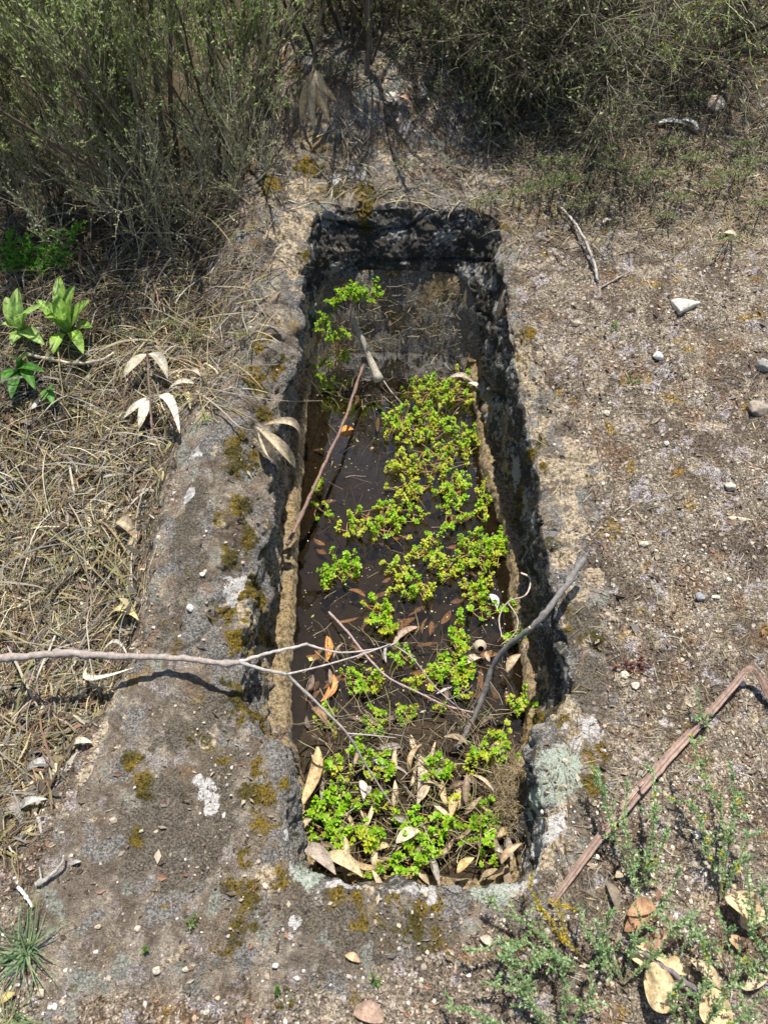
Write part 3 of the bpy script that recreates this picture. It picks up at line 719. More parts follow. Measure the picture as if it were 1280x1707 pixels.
gr = MB(); gr.add(Vt.reshape(-1, 3), (np.arange(n)[:, None, None] * 12 + IF[None]).reshape(-1, 3),
       np.repeat(colr(n, [(.52, .46, .37), (.40, .33, .25), (.62, .57, .50), (.30, .24, .19), (.36, .31, .31), (.22, .17, .14), (.50, .37, .24), (.16, .12, .09)], .2), 12, 0))
tag(gr.build('gravel', M_stone, smooth=False), kind='stuff')

# ------------------------------------------------------------------ stones
def stone(u, v, wpx, col, label, flat=.6, el=1.0, rot=0, group=None, shape=None, name='stone', cat='stone'):
    c = PG(u, v); kk = (CAMZ - c[2]) / (ST + (v - 853.5) / FPX * CT); r = wpx / FPX * kk / 2
    nu, nv = 14, 20
    th = np.linspace(.05, math.pi - .05, nu)[:, None]; ph = np.linspace(0, 2 * math.pi, nv, endpoint=False)[None]
    D = np.stack([np.sin(th) * np.cos(ph), np.sin(th) * np.sin(ph), np.cos(th) * np.ones_like(ph)], -1).reshape(-1, 3)
    sd0 = int(u * 7 + v)
    rr = 1 + .35 * pn(D * 1.3 + sd0, sd0) + .14 * pn(D * 4 + sd0, sd0) + .06 * pn(D * 10, sd0)
    Q = D * rr[:, None]
    for _ in range(9 if wpx > 40 else 5):                # chipped facets
        nn = nrm(rng.normal(0, 1, 3)); dd_ = Q @ nn; Q -= nn * np.maximum(dd_ - (rng.uniform(.42, .68) if wpx > 40 else rng.uniform(.62, .85)), 0)[:, None]
    Q *= np.array([r, r * el, r * flat]); ca, sa = math.cos(rot), math.sin(rot)
    Q = Q @ np.array([[ca, sa, 0], [-sa, ca, 0], [0, 0, 1]]) + c + UP * r * flat * .35
    m_ = MB(); a = (np.arange(nu - 1)[:, None] * nv + np.arange(nv)[None]); b = (np.arange(nu - 1)[:, None] * nv + (np.arange(nv)[None] + 1) % nv)
    cc = np.array(col) * (1 + .5 * pn(D * 2.5 + 3, sd0))[:, None]
    m_.add(Q, np.stack([a, b, b + nv, a + nv], -1).reshape(-1, 4), cc)
    m_.F.append(np.arange(nv)[None]); m_.F.append((np.arange(nv) + (nu - 1) * nv)[None])
    return tag(m_.build(name, M_stone, origin=c), label, cat, group)
PEB = 'pale pebbles scattered over rock and grit'
stone(1138, 512, 62, (.62, .58, .50), 'angular white stone on the right bank, biggest of the loose stones', .42, .62, .35)
stone(1096, 596, 17, (.72, .72, .72), 'small bright white stone below the angular white stone', .9)
stone(1190, 177, 30, (.55, .45, .34), 'cream stone at upper right beside the weathered wood chips', .7, 1.3)
stone(1272, 612, 30, (.32, .31, .28), 'grey stone at the right edge of the photo', .7, .7)
stone(1217, 812, 20, (.46, .42, .34), 'buff oval stone on the right bank near the right edge', .6, .8)
stone(1165, 996, 16, (.28, .28, .29), 'round grey pebble beside a tiny white shell-like chip', .8)
stone(1192, 996, 14, (.72, .69, .60), 'tiny white shell-like chip beside a round grey pebble', .5, .6)
stone(1262, 682, 34, (.30, .25, .20), 'brown half-buried rock at the right edge with a shaded side', .6)
stone(318, 1014, 13, (.75, .72, .66), 'small round white pebble lying on the left rib above the branch', .8)
stone(338, 958, 9, (.72, .66, .6), 'tiny pinkish white pebble on the left rib', .8)
stone(1040, 1127, 15, (.62, .56, .42), 'cream pebble under the reddish weed on the right bank', .7)
stone(1058, 1143, 14, (.58, .52, .45), 'flat pale pebble just below the cream one under the reddish weed', .5)
def where_(u, v):
    return ('far ' if v < 700 else 'middle part of the ' if v < 1250 else 'near ') + ('right bank' if u > 850 else 'left crust' if u < 400 else 'front crust')
for u, v, r_ in [(70, 1655, 16), (105, 1672, 13), (230, 1548, 12), (310, 1616, 13), (262, 1618, 15), (345, 1688, 13), (190, 1368, 13), (236, 1386, 10), (165, 1545, 13), (495, 1630, 12), (1180, 1390, 13), (1160, 1392, 14), (1110, 740, 10), (1010, 690, 12), (960, 540, 13), (1072, 908, 18), (1100, 1300, 12), (1235, 1140, 14), (940, 1268, 9), (460, 1610, 11)]:
    stone(u, v, r_, random.choice([(.50, .44, .34), (.44, .37, .28), (.60, .56, .50)]), 'pale pebble in the grit of the %s, %s' % (where_(u, v), 'the larger kind' if r_ >= 15 else 'thumbnail size' if r_ >= 12.5 else 'very small'), .7, random.uniform(.6, 1), group=PEB, name='pebble', cat='pebble')

# ------------------------------------------------------------------ branches and stems
def twig(name, label, cat, main, r0, r1, col, sides=None, group=None, mat=None, jit=.0008):
    pts_ = W(main); o = np.array(pts_[0]); m0 = MB(); tube(m0, pts_, r0, r1, col, 7, jit=jit)
    if not sides: return tag(m0.build(name, mat or M_twig, origin=o), label, cat, group)
    e = empty(name, o, label, cat, group)
    m0.build('stem', mat or M_twig, e, o).location = (0, 0, 0)
    for sp, a, b, c in sides:
        m1 = MB(); tube(m1, W(sp), a, b, c, 6, jit=jit * .6); m1.build('side_twig', mat or M_twig, e, o).location = (0, 0, 0)
    return e
PB1, PB2 = (.33, .28, .25), (.44, .39, .36)
twig('forked_branch', 'long pale forked branch lying across the left rib and reaching over the flooded grave', 'branch',
     [(-30,1100,'a',.055),(60,1093,'a',.062),(110,1089,'a',.068),(190,1094,'a',.078),(300,1097,'a',.088),(360,1105,'a',.093),(400,1104,'a',.096)], .0082, .0056, PB1,
     [([(396,1104,'a',.096),(440,1091,'a',.09),(512,1074,'a',.075)], .0042, .0032, PB2), ([(510,1074,'a',.075),(560,1087,'a',.06),(605,1085,'a',.045),(655,1074,'a',.03),(672,1050,'a',.02)], .0026, .0014, PB2),
      ([(402,1105,'a',.096),(440,1116,'a',.09),(478,1124,'a',.08)], .0040, .0034, (.38,.35,.33)), ([(478,1124,'a',.08),(530,1112,'a',.07),(600,1092,'a',.05),(650,1074,'a',.035)], .0024, .0014, PB2),
      ([(478,1124,'a',.08),(545,1188,'a',.03),(580,1225,'a',.0),(610,1275,'a',-.06),(655,1345,'a',-.13)], .0032, .0016, (.34,.30,.27)),
      ([(575,1222,'a',.0),(620,1226,'a',-.02),(660,1230,'a',-.04)], .0015, .0008, PB2)])
twig('grey_branch', 'stout grey branch leaning from the right rim down into the grave', 'branch',
     [(976,927,'a',.105),(925,1000,'a',.085),(890,1042,'a',.05),(845,1078,'a',-.03),(822,1110,'a',-.09),(805,1160,'a',-.15),(780,1215,'a',-.20),(755,1255,'a',-.215)], .0068, .0052, (.20,.185,.175),
     [([(880,1048,'a',.045),(893,1040,'a',.04),(903,1041,'a',.03)], .004, .001, (.5,.42,.3))])
twig('curly_root', 'thin bleached curly rootlet hooked beside the grey branch in the grave', 'twig',
     [(868,955,'a',-.12),(884,965,'a',-.11),(876,992,'a',-.12),(846,1004,'a',-.16),(832,1030,'a',-.18),(836,1062,'a',-.18)], .0026, .0012, (.55,.47,.40),
     [([(846,1004,'a',-.16),(862,1030,'a',-.16),(858,1055,'a',-.17),(835,1075,'a',-.19)], .0014, .0009, (.55,.5,.42))])
twig('brown_stick', 'reddish brown stick resting against the left ledge over dark water', 'stick',
     [(606,608,'a',-.20),(590,655,'a',-.20),(570,712,'a',-.20),(548,758,'a',-.195),(520,820,'a',-.19),(480,908,'a',-.185)], .0036, .0052, (.23,.15,.12))
twig('thin_branch', 'thin pinkish twig crossing the middle of the water under the forked branch', 'twig',
     [(548,1020,'a',-.25),(578,1052,'a',-.22),(610,1092,'a',-.20),(645,1128,'a',-.19),(700,1156,'a',-.19),(742,1176,'a',-.20),(790,1188,'a',-.21)], .0032, .0020, (.36,.28,.26),
     [([(655,1074,'a',-.18),(690,1100,'a',-.19),(730,1150,'a',-.2),(790,1200,'a',-.21)], .0018, .001, (.35,.3,.28))])
twig('fallen_twig', 'curved pale twig lying on the upper right bank below the weeds', 'twig',
     [(932,343,'g',.012),(960,375,'g',.022),(978,408,'g',.025),(990,440,'g',.018),(996,468,'g',.006)], .0030, .0042, (.46,.42,.38))
twig('short_twig', 'short straight twig by the lower end of the curved pale twig', 'twig', [(1003,478,'g',.005),(1030,463,'g',.008),(1050,452,'g',.008)], .0024, .0016, (.33,.29,.25))
twig('thin_dark_twig', 'dark thin upright twig beside the mossy far-left corner of the grave', 'twig', [(443,345,'g',.0),(448,315,'g',.05),(458,282,'g',.10)], .0022, .0012, (.08,.06,.05))
twig('violet_twig', 'dark violet-brown dead twig pointing down right among the round leaves', 'twig',
     [(1035,1566,'g',.035),(1085,1598,'g',.04),(1135,1632,'g',.035),(1172,1660,'g',.02)], .0036, .0048, (.19,.15,.16),
     [([(1100,1608,'g',.038),(1130,1650,'g',.02),(1150,1690,'g',.01)], .0022, .001, (.17,.14,.13))])
twig('pale_bent_branch', 'pale curved branch lying under the bright broad-leaved plant', 'branch', [(45,590,'g',.03),(90,600,'g',.04),(130,606,'g',.04),(170,600,'g',.035),(190,588,'g',.03)], .005, .0035, (.50,.45,.34))
twig('upright_reed', 'pinkish dry stalk standing over the pale leaves left of the rib', 'stalk', [(246,590,'g',.16),(249,640,'g',.11),(252,690,'g',.05),(255,735,'g',.01)], .0024, .0030, (.42,.30,.25))
twig('grass_stalk', 'long thin straw arching from the left rib toward the grave', 'stalk', [(300,640,'g',.02),(350,648,'g',.035),(400,658,'g',.03),(470,668,'g',.04),(540,668,'g',.03)], .0011, .0007, (.5,.44,.33), mat=M_straw)
twig('grass_stalk', 'dry stalk lying along the rib above the curled leaf pair', 'stalk', [(328,652,'g',.015),(365,680,'g',.02),(400,712,'g',.02),(425,718,'g',.02)], .0026, .0016, (.42,.36,.3), mat=M_straw)
for l_, pth in [('tall bent straw rising above the broad-leaved plant', [(255,520,'g',.1),(262,470,'g',.16),(285,430,'g',.2)]), ('long straw curving over the thatch beside the rock corner', [(310,450,'g',.03),(345,430,'g',.06),(420,418,'g',.05)]),
                ('whitish straw leaning in the grass at the left edge', [(62,420,'g',.02),(78,380,'g',.05),(70,340,'g',.1)]), ('whitish grass stem at lower left above the tuft', [(30,960,'g',.01),(60,920,'g',.03),(110,880,'g',.05)]),
                ('stiff tan stalk lying in the left thatch below the branch', [(10,1230,'g',.02),(35,1180,'g',.03),(60,1110,'g',.03)]), ('dry stalk curving round the thatch left of the rock', [(95,1190,'g',.02),(140,1150,'g',.035),(185,1145,'g',.02)])]:
    twig('straw', l_, 'straw', pth, .0022, .0014, (.42, .36, .26), mat=M_straw)
twig('grey_stick', 'grey weathered forked stick on the bare ground at lower left', 'stick', [(60,1475,'g',.008),(82,1462,'g',.012),(103,1440,'g',.02),(107,1425,'g',.02)], .0045, .002, (.36,.34,.31),
     [([(70,1470,'g',.012),(66,1445,'g',.02)], .002, .001, (.4,.38,.35))])
twig('white_splinter', 'bleached white splinter above the grass tuft at lower left', 'splinter', [(30,1478,'g',.01),(42,1492,'g',.012),(55,1512,'g',.008)], .0034, .0022, (.66,.63,.60))
# dead flat stem
o = P(585, 527, -.10); m_ = MB(); c = resample([P(585,527,-.10), P(603,565,-.15), P(617,600,-.20), P(632,634,-.235)], 14)
rr = np.interp(np.linspace(0, 1, 14), [0, .3, .55, 1], [.006, .010, .009, .0165]) * (1 + .07 * np.sin(np.arange(14) * 2.1)); tubes(m_, c[None], rr[None], (.40, .365, .30), 8)
tag(m_.build('broken_stem', M_twig, origin=o), 'pale broken woody stem standing in the far water with a flared end', 'stem')
twig('thin_rush', 'thin grey stalk running from the broken stem into the water', 'stalk', [(628,618,'a',-.23),(650,650,'a',-.25),(672,675,'a',-.268)], .0022, .0012, (.4,.37,.33))
twig('small_dark_twig', 'little dark twig sloping off the left ledge into the far water', 'twig', [(510,622,'a',-.2),(522,640,'a',-.23),(534,656,'a',-.26)], .0025, .0018, (.10,.08,.06))
# folded bark strip
def strap(pts_, wid, col, name, par, o):
    c = resample(pts_, 40); T = nrm(np.gradient(c, axis=0)); sd_ = nrm(np.cross(T, UP)); up = np.cross(sd_, T)
    v = np.linspace(-1, 1, 9)[None, :, None]; wv_ = np.interp(np.linspace(0, 1, 40), np.linspace(0, 1, len(wid)), wid)[:, None, None] / 2 * (1 + .05 * rng.normal(0, 1, (40, 1, 1)))
    prof = .5 * np.abs(np.abs(v) - .5) * 2 - .3 * v ** 2 + .12 * np.sin(v * 9)
    Vt = c[:, None] + sd_[:, None] * v * wv_ + up[:, None] * prof * wv_
    V2 = Vt - up[:, None] * .0016
    cc = np.tile(np.array(col)[None, None], (40, 9, 1)) * (1 + .25 * np.sin(v * 8)) * (1 + .12 * rng.normal(0, 1, (40, 1, 1)))
    m_ = MB(); m_.add(Vt.reshape(-1, 3), ribF(1, 40, 9), cc.reshape(-1, 3)); m_.add(V2.reshape(-1, 3), ribF(1, 40, 9)[:, ::-1], cc.reshape(-1, 3) * .8)
    ob = m_.build(name, M_twig, par, o); ob.location = (0, 0, 0); return ob
o = PG(1250, 1120, .03); e = empty('bark_strip', o, 'long reddish brown strip of dry bark folded at its upper end', 'bark strip')
strap([PG(1243,1118,.045), PG(1190,1180,.022), PG(1120,1255,.015), PG(1060,1325,.022), PG(1000,1395,.02), PG(918,1508,.012)], [.013, .015, .017, .0175, .015, .009], (.27, .19, .155), 'long_strip', e, o)
strap([PG(1240,1120,.043), PG(1252,1114,.05), PG(1266,1130,.035), PG(1284,1165,.02), PG(1310,1200,.012)], [.013, .015, .016, .015, .012], (.24, .16, .125), 'folded_end', e, o)
strap([PG(1075,1300,.034), PG(1045,1335,.036), PG(1018,1378,.02)], [.003, .009, .004], (.34, .24, .20), 'splinter', e, o)

# ------------------------------------------------------------------ dead leaves
def dleaf(u1, v1, u2, v2, wpx, col, label, z=None, dz=.008, up=None, name='dead_leaf', cat='leaf', group=None, z2=None, **k):
    A = PG(u1, v1, dz) if z is None else P(u1, v1, z)
    B = PG(u2, v2, dz) if z is None else P(u2, v2, z if z2 is None else z2)
    kk = (CAMZ - A[2]) / (ST + (v1 - 853.5) / FPX * CT); wd = wpx / FPX * kk
    m_ = MB(); leaf(m_, A, B, wd, up=UP if up is None else nrm(np.array(up, float)), col=col, **k)
    return tag(m_.build(name, M_leaf, origin=A), label, cat, group)
CR, TN, BR, PK, OR, GY = (.62,.52,.36), (.48,.36,.20), (.27,.17,.10), (.42,.28,.20), (.46,.20,.06), (.34,.30,.26)
L_ = dleaf
L_(112,1000,152,1018,26,(.78,.72,.58),'oval cream leaf lying on the left thatch above the branch', p=.8, bow=.15)
L_(182,1028,232,1034,19,(.74,.62,.30),'small yellowish leaf lying right of the oval cream leaf', bow=.1, curl=.4)
L_(250,676,300,722,20,(.74,.68,.56),'slender white leaf pointing down right beside the pinkish dry stalk', dz=.03, bow=.15, curl=.4)
L_(245,665,232,715,22,(.70,.65,.52),'white leaf hanging straight down left of the pinkish dry stalk', dz=.03, bow=.2)
L_(248,662,205,698,17,(.60,.56,.45),'narrow pale leaf fanning left from the pinkish dry stalk', dz=.03, bow=.15)
L_(272,665,325,640,18,(.66,.60,.48),'pale leaf in front of the top of the left rib', dz=.025, bow=.1)
L_(300,645,335,628,16,(.42,.36,.27),'grey-tan leaf bridging thatch and the top of the rib', dz=.03)
L_(245,590,205,630,24,(.50,.44,.33),'broad greyish leaf above the white fanned leaves', dz=.06, bow=.2)
L_(248,590,280,632,22,(.44,.40,.32),'folded grey leaf right of the stalk above the white leaves', dz=.06, bow=.2, curl=.5)
L_(290,672,318,682,14,(.66,.60,.30),'small yellow leaf tucked at the top of the left rib', dz=.01)
e = empty('curled_leaf_pair', PG(430,712,.03), 'pair of large curled tan leaves draped over the inner edge of the left rib', 'leaf')
for a, b, w_, c_, kw in [((428,712,.135),(492,780,.03), 25, (.50,.41,.28), dict(bow=.25, curl=.8, bend=-.12)), ((440,708,.14),(500,742,.07), 20, (.42,.34,.23), dict(bow=.35, curl=.7, bend=.1)), ((430,716,.13),(468,768,.06), 22, (.58,.49,.35), dict(bow=.1, curl=.9, bend=-.2))]:
    m_ = MB(); leaf(m_, P(*a), P(*b), w_ / FPX * 1.95, col=c_, nv=7, **kw); m_.build('leaf_blade', M_leaf, e, e.location).location = (0, 0, 0)
L_(192,872,228,900,26,(.42,.35,.24),'large bent leaf at the foot of the left rib', dz=.03, bow=.3, curl=.7)
L_(232,882,214,930,22,(.52,.44,.30),'twisted tan leaf curling down against the left rib', dz=.03, twist=1.2, curl=.7)
L_(170,880,212,902,16,BR,'brown shaded leaf under the large bent leaf', dz=.015)
L_(175,862,196,836,10,(.55,.47,.32),'small pale leaf above the large bent leaf', dz=.02)
L_(155,1100,225,1112,12,(.70,.66,.55),'pale shredded leaf tucked under the forked branch', dz=.01, bow=.1, bend=-.25)
L_(160,1108,215,1098,9,(.62,.58,.50),'thin shredded leaf under the branch at the rock edge', dz=.012, bend=.3)
L_(118,1245,155,1238,15,(.60,.52,.38),'light brown leaf at the left foot of the rock below the branch', dz=.01)
L_(90,705,150,690,18,(.25,.20,.14),'grey-brown leaf in the shade below the dark green plant', dz=.02)
L_(30,1355,80,1332,17,(.46,.44,.40),'silvery leaf with upturned end at lower left', dz=.02, bow=.2, curl=.5)
L_(8,1330,40,1378,24,(.26,.24,.21),'dark grey leaf at the left edge below the silvery one', dz=.01)
L_(40,1290,100,1268,18,(.42,.40,.37),'grey mottled leaf lying in the thatch at the left', dz=.008)
L_(2,1672,26,1655,16,(.58,.38,.16),'orange-tan leaf at the lower left edge', dz=.01)
L_(118,1442,136,1436,9,(.40,.38,.36),'tiny grey leaf right of the forked stick', dz=.005)
L_(1212,862,1252,866,12,(.58,.52,.36),'small boat-shaped pale leaf on the right bank', dz=.006, bow=-.1, curl=-.6)
L_(1205,388,1230,396,12,(.52,.42,.30),'small buff leaf below the upper right weeds', dz=.006)
L_(1003,372,1020,366,10,(.62,.52,.36),'cream crumpled leaf below the weeds on the upper right bank', dz=.008)
L_(640,158,662,170,22,(.64,.58,.50),'whitish leaf on the mound beneath the dead bush', dz=.02)
L_(664,160,684,172,16,(.62,.36,.24),'salmon pink leaf touching the whitish one on the mound', dz=.02)
L_(660,150,655,176,15,(.48,.42,.34),'grey leaf tucked behind the whitish one on the mound', dz=.015)
L_(815,208,838,212,12,(.66,.60,.48),'cream leaf at the foot of the drooping dead bush', dz=.01)
L_(1095,205,1150,212,18,(.50,.50,.47),'long grey weathered wood chip at upper right', dz=.01, name='wood_chip', cat='wood chip', curl=-.2)
L_(1130,200,1165,216,14,(.68,.66,.62),'white weathered wood chip crossing the grey one at upper right', dz=.016, name='wood_chip', cat='wood chip')
# lower right
L_(1075,1655,1128,1650,70,(.60,.46,.26),'large rounded tan leaf with notched edges, left of the two at the bottom edge', dz=.03, p=.95, q=.45, bow=.15, wav=.12, nv=9, curl=.2)
L_(1165,1690,1220,1688,58,(.62,.47,.27),'rounded tan leaf cut by the bottom edge of the photo', dz=.02, p=1, q=.45, bow=.15, wav=.12, nv=9, curl=.2)
L_(1050,1588,1110,1612,40,(.66,.52,.30),'cream lobed leaf under the violet-brown twig', dz=.015, q=.55, wav=.15, nv=9)
L_(1100,1610,1150,1622,26,(.58,.44,.24),'tan leaf fragment right of the cream lobed leaf', dz=.015, q=.6, wav=.2, nv=7)
L_(1045,1525,1092,1512,34,(.42,.25,.14),'rust brown curled leaf, upper one of the stack at lower right', dz=.025, bow=.2, curl=.4)
L_(1040,1552,1100,1525,38,(.38,.21,.12),'rust brown leaf with pale edge, middle of the stack at lower right', dz=.018, bow=.2, curl=.3)
L_(1070,1588,1130,1562,32,(.36,.22,.15),'dark brown glossy leaf, lowest of the stack at lower right', dz=.02, bow=.25, curl=.6)
L_(1208,1495,1262,1538,42,(.62,.47,.27),'tan curled leaf near the right edge at lower right', dz=.03, q=.6, bow=.2, curl=.5, wav=.1)
L_(1235,1545,1275,1520,34,(.60,.48,.30),'crumpled tan leaf at the right edge beside the curled one', dz=.02, q=.6, wav=.2)
L_(1212,1560,1236,1585,24,(.46,.29,.17),'brown small leaf below the tan curled leaf', dz=.015)
L_(1150,1600,1200,1650,26,(.52,.40,.25),'tan leaf half covered by grey-green herb', dz=.02)
L_(1180,1660,1215,1650,24,(.50,.36,.2),'small ochre leaf between the two rounded leaves', dz=.015)
L_(1240,1650,1280,1630,26,(.55,.42,.28),'tan leaf at the right edge just above the bottom', dz=.015)
L_(1010,1470,1028,1520,22,(.20,.16,.12),'dark grey-brown leaf beside the lower end of the bark strip', dz=.01)
L_(1025,1462,1050,1452,18,(.50,.40,.27),'buff leaf tip above the dark leaf by the bark strip', dz=.01)
L_(800,1562,822,1578,18,(.48,.36,.28),'small pinkish dead leaf on the near rim among herb sprays', dz=.01)
L_(575,1592,600,1604,16,(.52,.34,.2),'reddish tan chip on the crust in front of the near rim', dz=.004)
L_(590,1685,640,1700,30,(.38,.26,.19),'flat reddish brown flake at the bottom edge below the near rim', dz=.004, p=1, q=.5)
# water and floor of the grave
wl = WZ + .003
L_(566,720,590,716,15,(.62,.27,.05),'bright orange leaf floating beside the brown stick', z=wl+.003)
L_(545,1060,544,1104,17,(.55,.24,.07),'orange leaf lying upright in shallow water under the branch fork', z=wl)
L_(556,1124,534,1170,18,(.56,.26,.09),'orange curved leaf just below the one under the branch fork', z=wl, bend=.2)
L_(645,525,678,512,13,(.60,.58,.50),'pale grey-green leaf by the plants at the far wall', z=-.22)
L_(655,1074,700,1045,14,(.40,.27,.2),'narrow brown leaf under the tip of the forked branch', z=wl)
L_(816,990,828,1015,16,(.55,.55,.58),'wet shiny bluish leaf near the grey branch', z=wl+.01)
L_(745,632,790,640,14,(.40,.33,.27),'long brown leaf at the top of the plant mat against the far right', z=-.24, bend=.2)
L_(780,638,805,655,10,(.62,.58,.52),'pale leaf sliver beside the upper plant mat', z=-.235)
L_(520,1112,505,1160,0.1,BR,'x') if False else None
e = empty('seed_capsule', P(800, 1077, -.23), 'round woody seed capsule with a dark hole beside the grey branch', 'seed capsule')
th = np.linspace(.5, math.pi - .2, 9)[:, None]; ph = np.linspace(0, 2 * math.pi, 14, endpoint=False)[None]
for nm, r_, c_ in (('shell', .016, (.45, .37, .27)), ('cavity', .0125, (.03, .02, .015))):
    D = np.stack([np.sin(th) * np.cos(ph), np.sin(th) * np.sin(ph), np.cos(th) * np.ones_like(ph)], -1).reshape(-1, 3) * r_ * (1 if nm == 'shell' else np.array([1, 1, .9]))
    D = D @ np.array([[1, 0, 0], [0, .6, -.8], [0, .8, .6]]).T @ np.diag([1, 1, 1.])
    a = (np.arange(8)[:, None] * 14 + np.arange(14)[None]); b = (np.arange(8)[:, None] * 14 + (np.arange(14)[None] + 1) % 14)
    m_ = MB(); m_.add(D + np.array(e.location), np.stack([a, b, b + 14, a + 14], -1).reshape(-1, 4), c_); m_.build(nm, M_stone, e, e.location).location = (0, 0, 0)
# near-end litter, singled out
N1 = [(529,1243,497,1352,26,(.52,.38,.20),'long tan leaf leaning up the near left wall of the grave',-.17,dict(curl=.5,bow=.05,twist=.6),-.14),
 (518,1255,535,1340,14,(.36,.31,.27),'grey narrow leaf right beside the long tan leaf on the left wall',-.19,dict(curl=.5),-.19),
 (475,1375,510,1352,26,(.52,.40,.24),'curled yellowish leaf wedged in the near left corner',-.13,dict(curl=.7,bow=.2),-.13),
 (492,1392,520,1365,20,(.44,.34,.23),'brown curled leaf under the yellowish one in the near left corner',-.15,dict(curl=.7),-.15),
 (498,1408,560,1458,30,(.36,.30,.25),'large grey-brown leaf pressed against the near rim',-.14,dict(curl=.3,bow=.1),-.12),
 (540,1425,605,1462,28,(.58,.46,.28),'large tan leaf with a torn shaded edge by the near rim',-.14,dict(curl=.3,bow=.15),-.12),
 (698,1262,694,1345,22,(.44,.35,.26),'straight tan leaf lying lengthwise in the middle of the near litter',-.18,dict(curl=.3),-.17),
 (622,1262,645,1288,18,(.46,.44,.50),'violet-grey leaf lying among sprigs in the near litter',-.18,dict(curl=.2),-.18),
 (745,1345,738,1300,14,(.50,.36,.20),'short tan leaf right of the straight one in the near litter',-.17,dict(curl=.4),-.17),
 (752,1362,768,1318,18,(.58,.42,.22),'golden tan leaf standing in the near litter',-.16,dict(curl=.5),-.15),
 (835,1440,870,1405,16,(.58,.42,.27),'pinkish tan leaf in the near right corner of the grave',-.13,dict(curl=.5),-.1),
 (762,1455,790,1430,18,(.60,.44,.20),'amber leaf tucked under the near rim',-.14,dict(curl=.3),-.13),
 (600,1300,606,1335,16,(.66,.56,.48),'pale pink curled leaf among the left sprigs near the rim',-.16,dict(curl=.6),-.15),
 (660,1405,700,1385,24,(.60,.55,.38),'pale greenish tan leaf below the central sprigs',-.15,dict(curl=.2),-.15),
 (520,1180,545,1210,18,BR,'brown leaf at the edge of the water near the near left ledge',-.25,dict(curl=.2),-.22),
 (845,1120,868,1090,18,(.55,.42,.28),'tan crumpled leaf against the right ledge by the grey branch',-.22,dict(curl=.6),-.2),
 (770,1110,805,1095,16,(.56,.46,.34),'tan leaf under the seed capsule',-.25,dict(curl=.3),-.25)]
for u1, v1, u2, v2, w_, c_, lab, z1, kw, z2 in N1: L_(u1, v1, u2, v2, w_, c_, lab, z=z1, z2=z2, **kw)
def inside_quad(n, v0, v1, z, mar=12):
    v = rng.uniform(v0, v1, n)
    lf_ = np.interp(v, [620, 800, 1000, 1230, 1260, 1460], [525, 512, 500, 496, 505, 510]) + mar
    rt_ = np.interp(v, [620, 690, 770, 850, 940, 1010, 1100, 1240, 1290, 1460], [772, 784, 796, 818, 840, 848, 860, 864, 870, 860]) - mar
    u = lf_ + (rt_ - lf_) * rng.uniform(0, 1, n); return u, v
def many_leaves(n, v0, v1, zr, lr, wr, cols, label, group, flat=True, far_='farther half', near_='nearer half'):
    U_, V_ = inside_quad(n, v0, v1, 0)
    for u, v in zip(U_, V_):
        z1 = rng.uniform(*zr); A = P(u, v, z1); L = rng.uniform(*lr); a = rng.uniform(0, 6.28)
        B = A + np.array([math.cos(a) * L, math.sin(a) * L, 0 if flat else rng.uniform(-.01, .02)])
        B[0] = np.clip(B[0], *(np.array([P(510, v, z1)[0], P(855, v, z1)[0]])))
        m_ = MB(); c0_ = colr(1, cols)[0]; leaf(m_, A, B, rng.uniform(*wr), up=nrm(UP + rng.normal(0, .08 if flat else .35, 3)), col=c0_, curl=rng.uniform(-.1, .3) if flat else rng.uniform(.1, .7), bow=rng.uniform(0, .05) if flat else rng.uniform(0, .25), bend=rng.uniform(-.15, .15), nu=10)
        cl_ = c0_; cn = 'greyish' if cl_[0] < cl_[2] * 1.45 else 'dark brown' if cl_[0] < .24 else 'mid brown' if cl_[0] < .36 else 'pale tan'
        third = (u - 505) / 350; pos = 'left side' if third < .33 else 'right side' if third > .67 else 'middle'
        tag(m_.build('dead_leaf', M_leaf, origin=A), cn + ' ' + label % (pos, far_ if v < (v0 + v1) / 2 else near_), 'leaf', group)
many_leaves(58, 850, 1240, (-.318, -.29), (.03, .075), (.010, .022), [(.40,.20,.09), (.48,.25,.12), (.26,.15,.08)], 'sunken leaf, %s of the nearer water, %s of it', 'sunken leaves in the water')
many_leaves(16, 640, 850, (-.318, -.29), (.03, .07), (.008, .018), [(.22,.13,.07), (.3,.18,.09), (.15,.10,.06)], 'sunken leaf, %s of the far water, %s of it', 'sunken leaves in the far water')
many_leaves(26, 1090, 1260, (-.262, -.235), (.025, .06), (.008, .016), [(.25,.17,.12), (.14,.10,.08), (.38,.27,.18), (.4,.36,.34)], 'wet leaf at the shallow water edge, %s, %s', 'wet leaves at the water edge')
many_leaves(96, 1240, 1462, (-.205, -.16), (.025, .075), (.008, .020), [TN, (.40,.30,.19), (.30,.22,.15), (.55,.43,.28), (.20,.14,.10), GY], 'leaf in the dry litter heap, %s, %s', 'litter leaves at the near end', False, 'toward the water', 'toward the near rim')
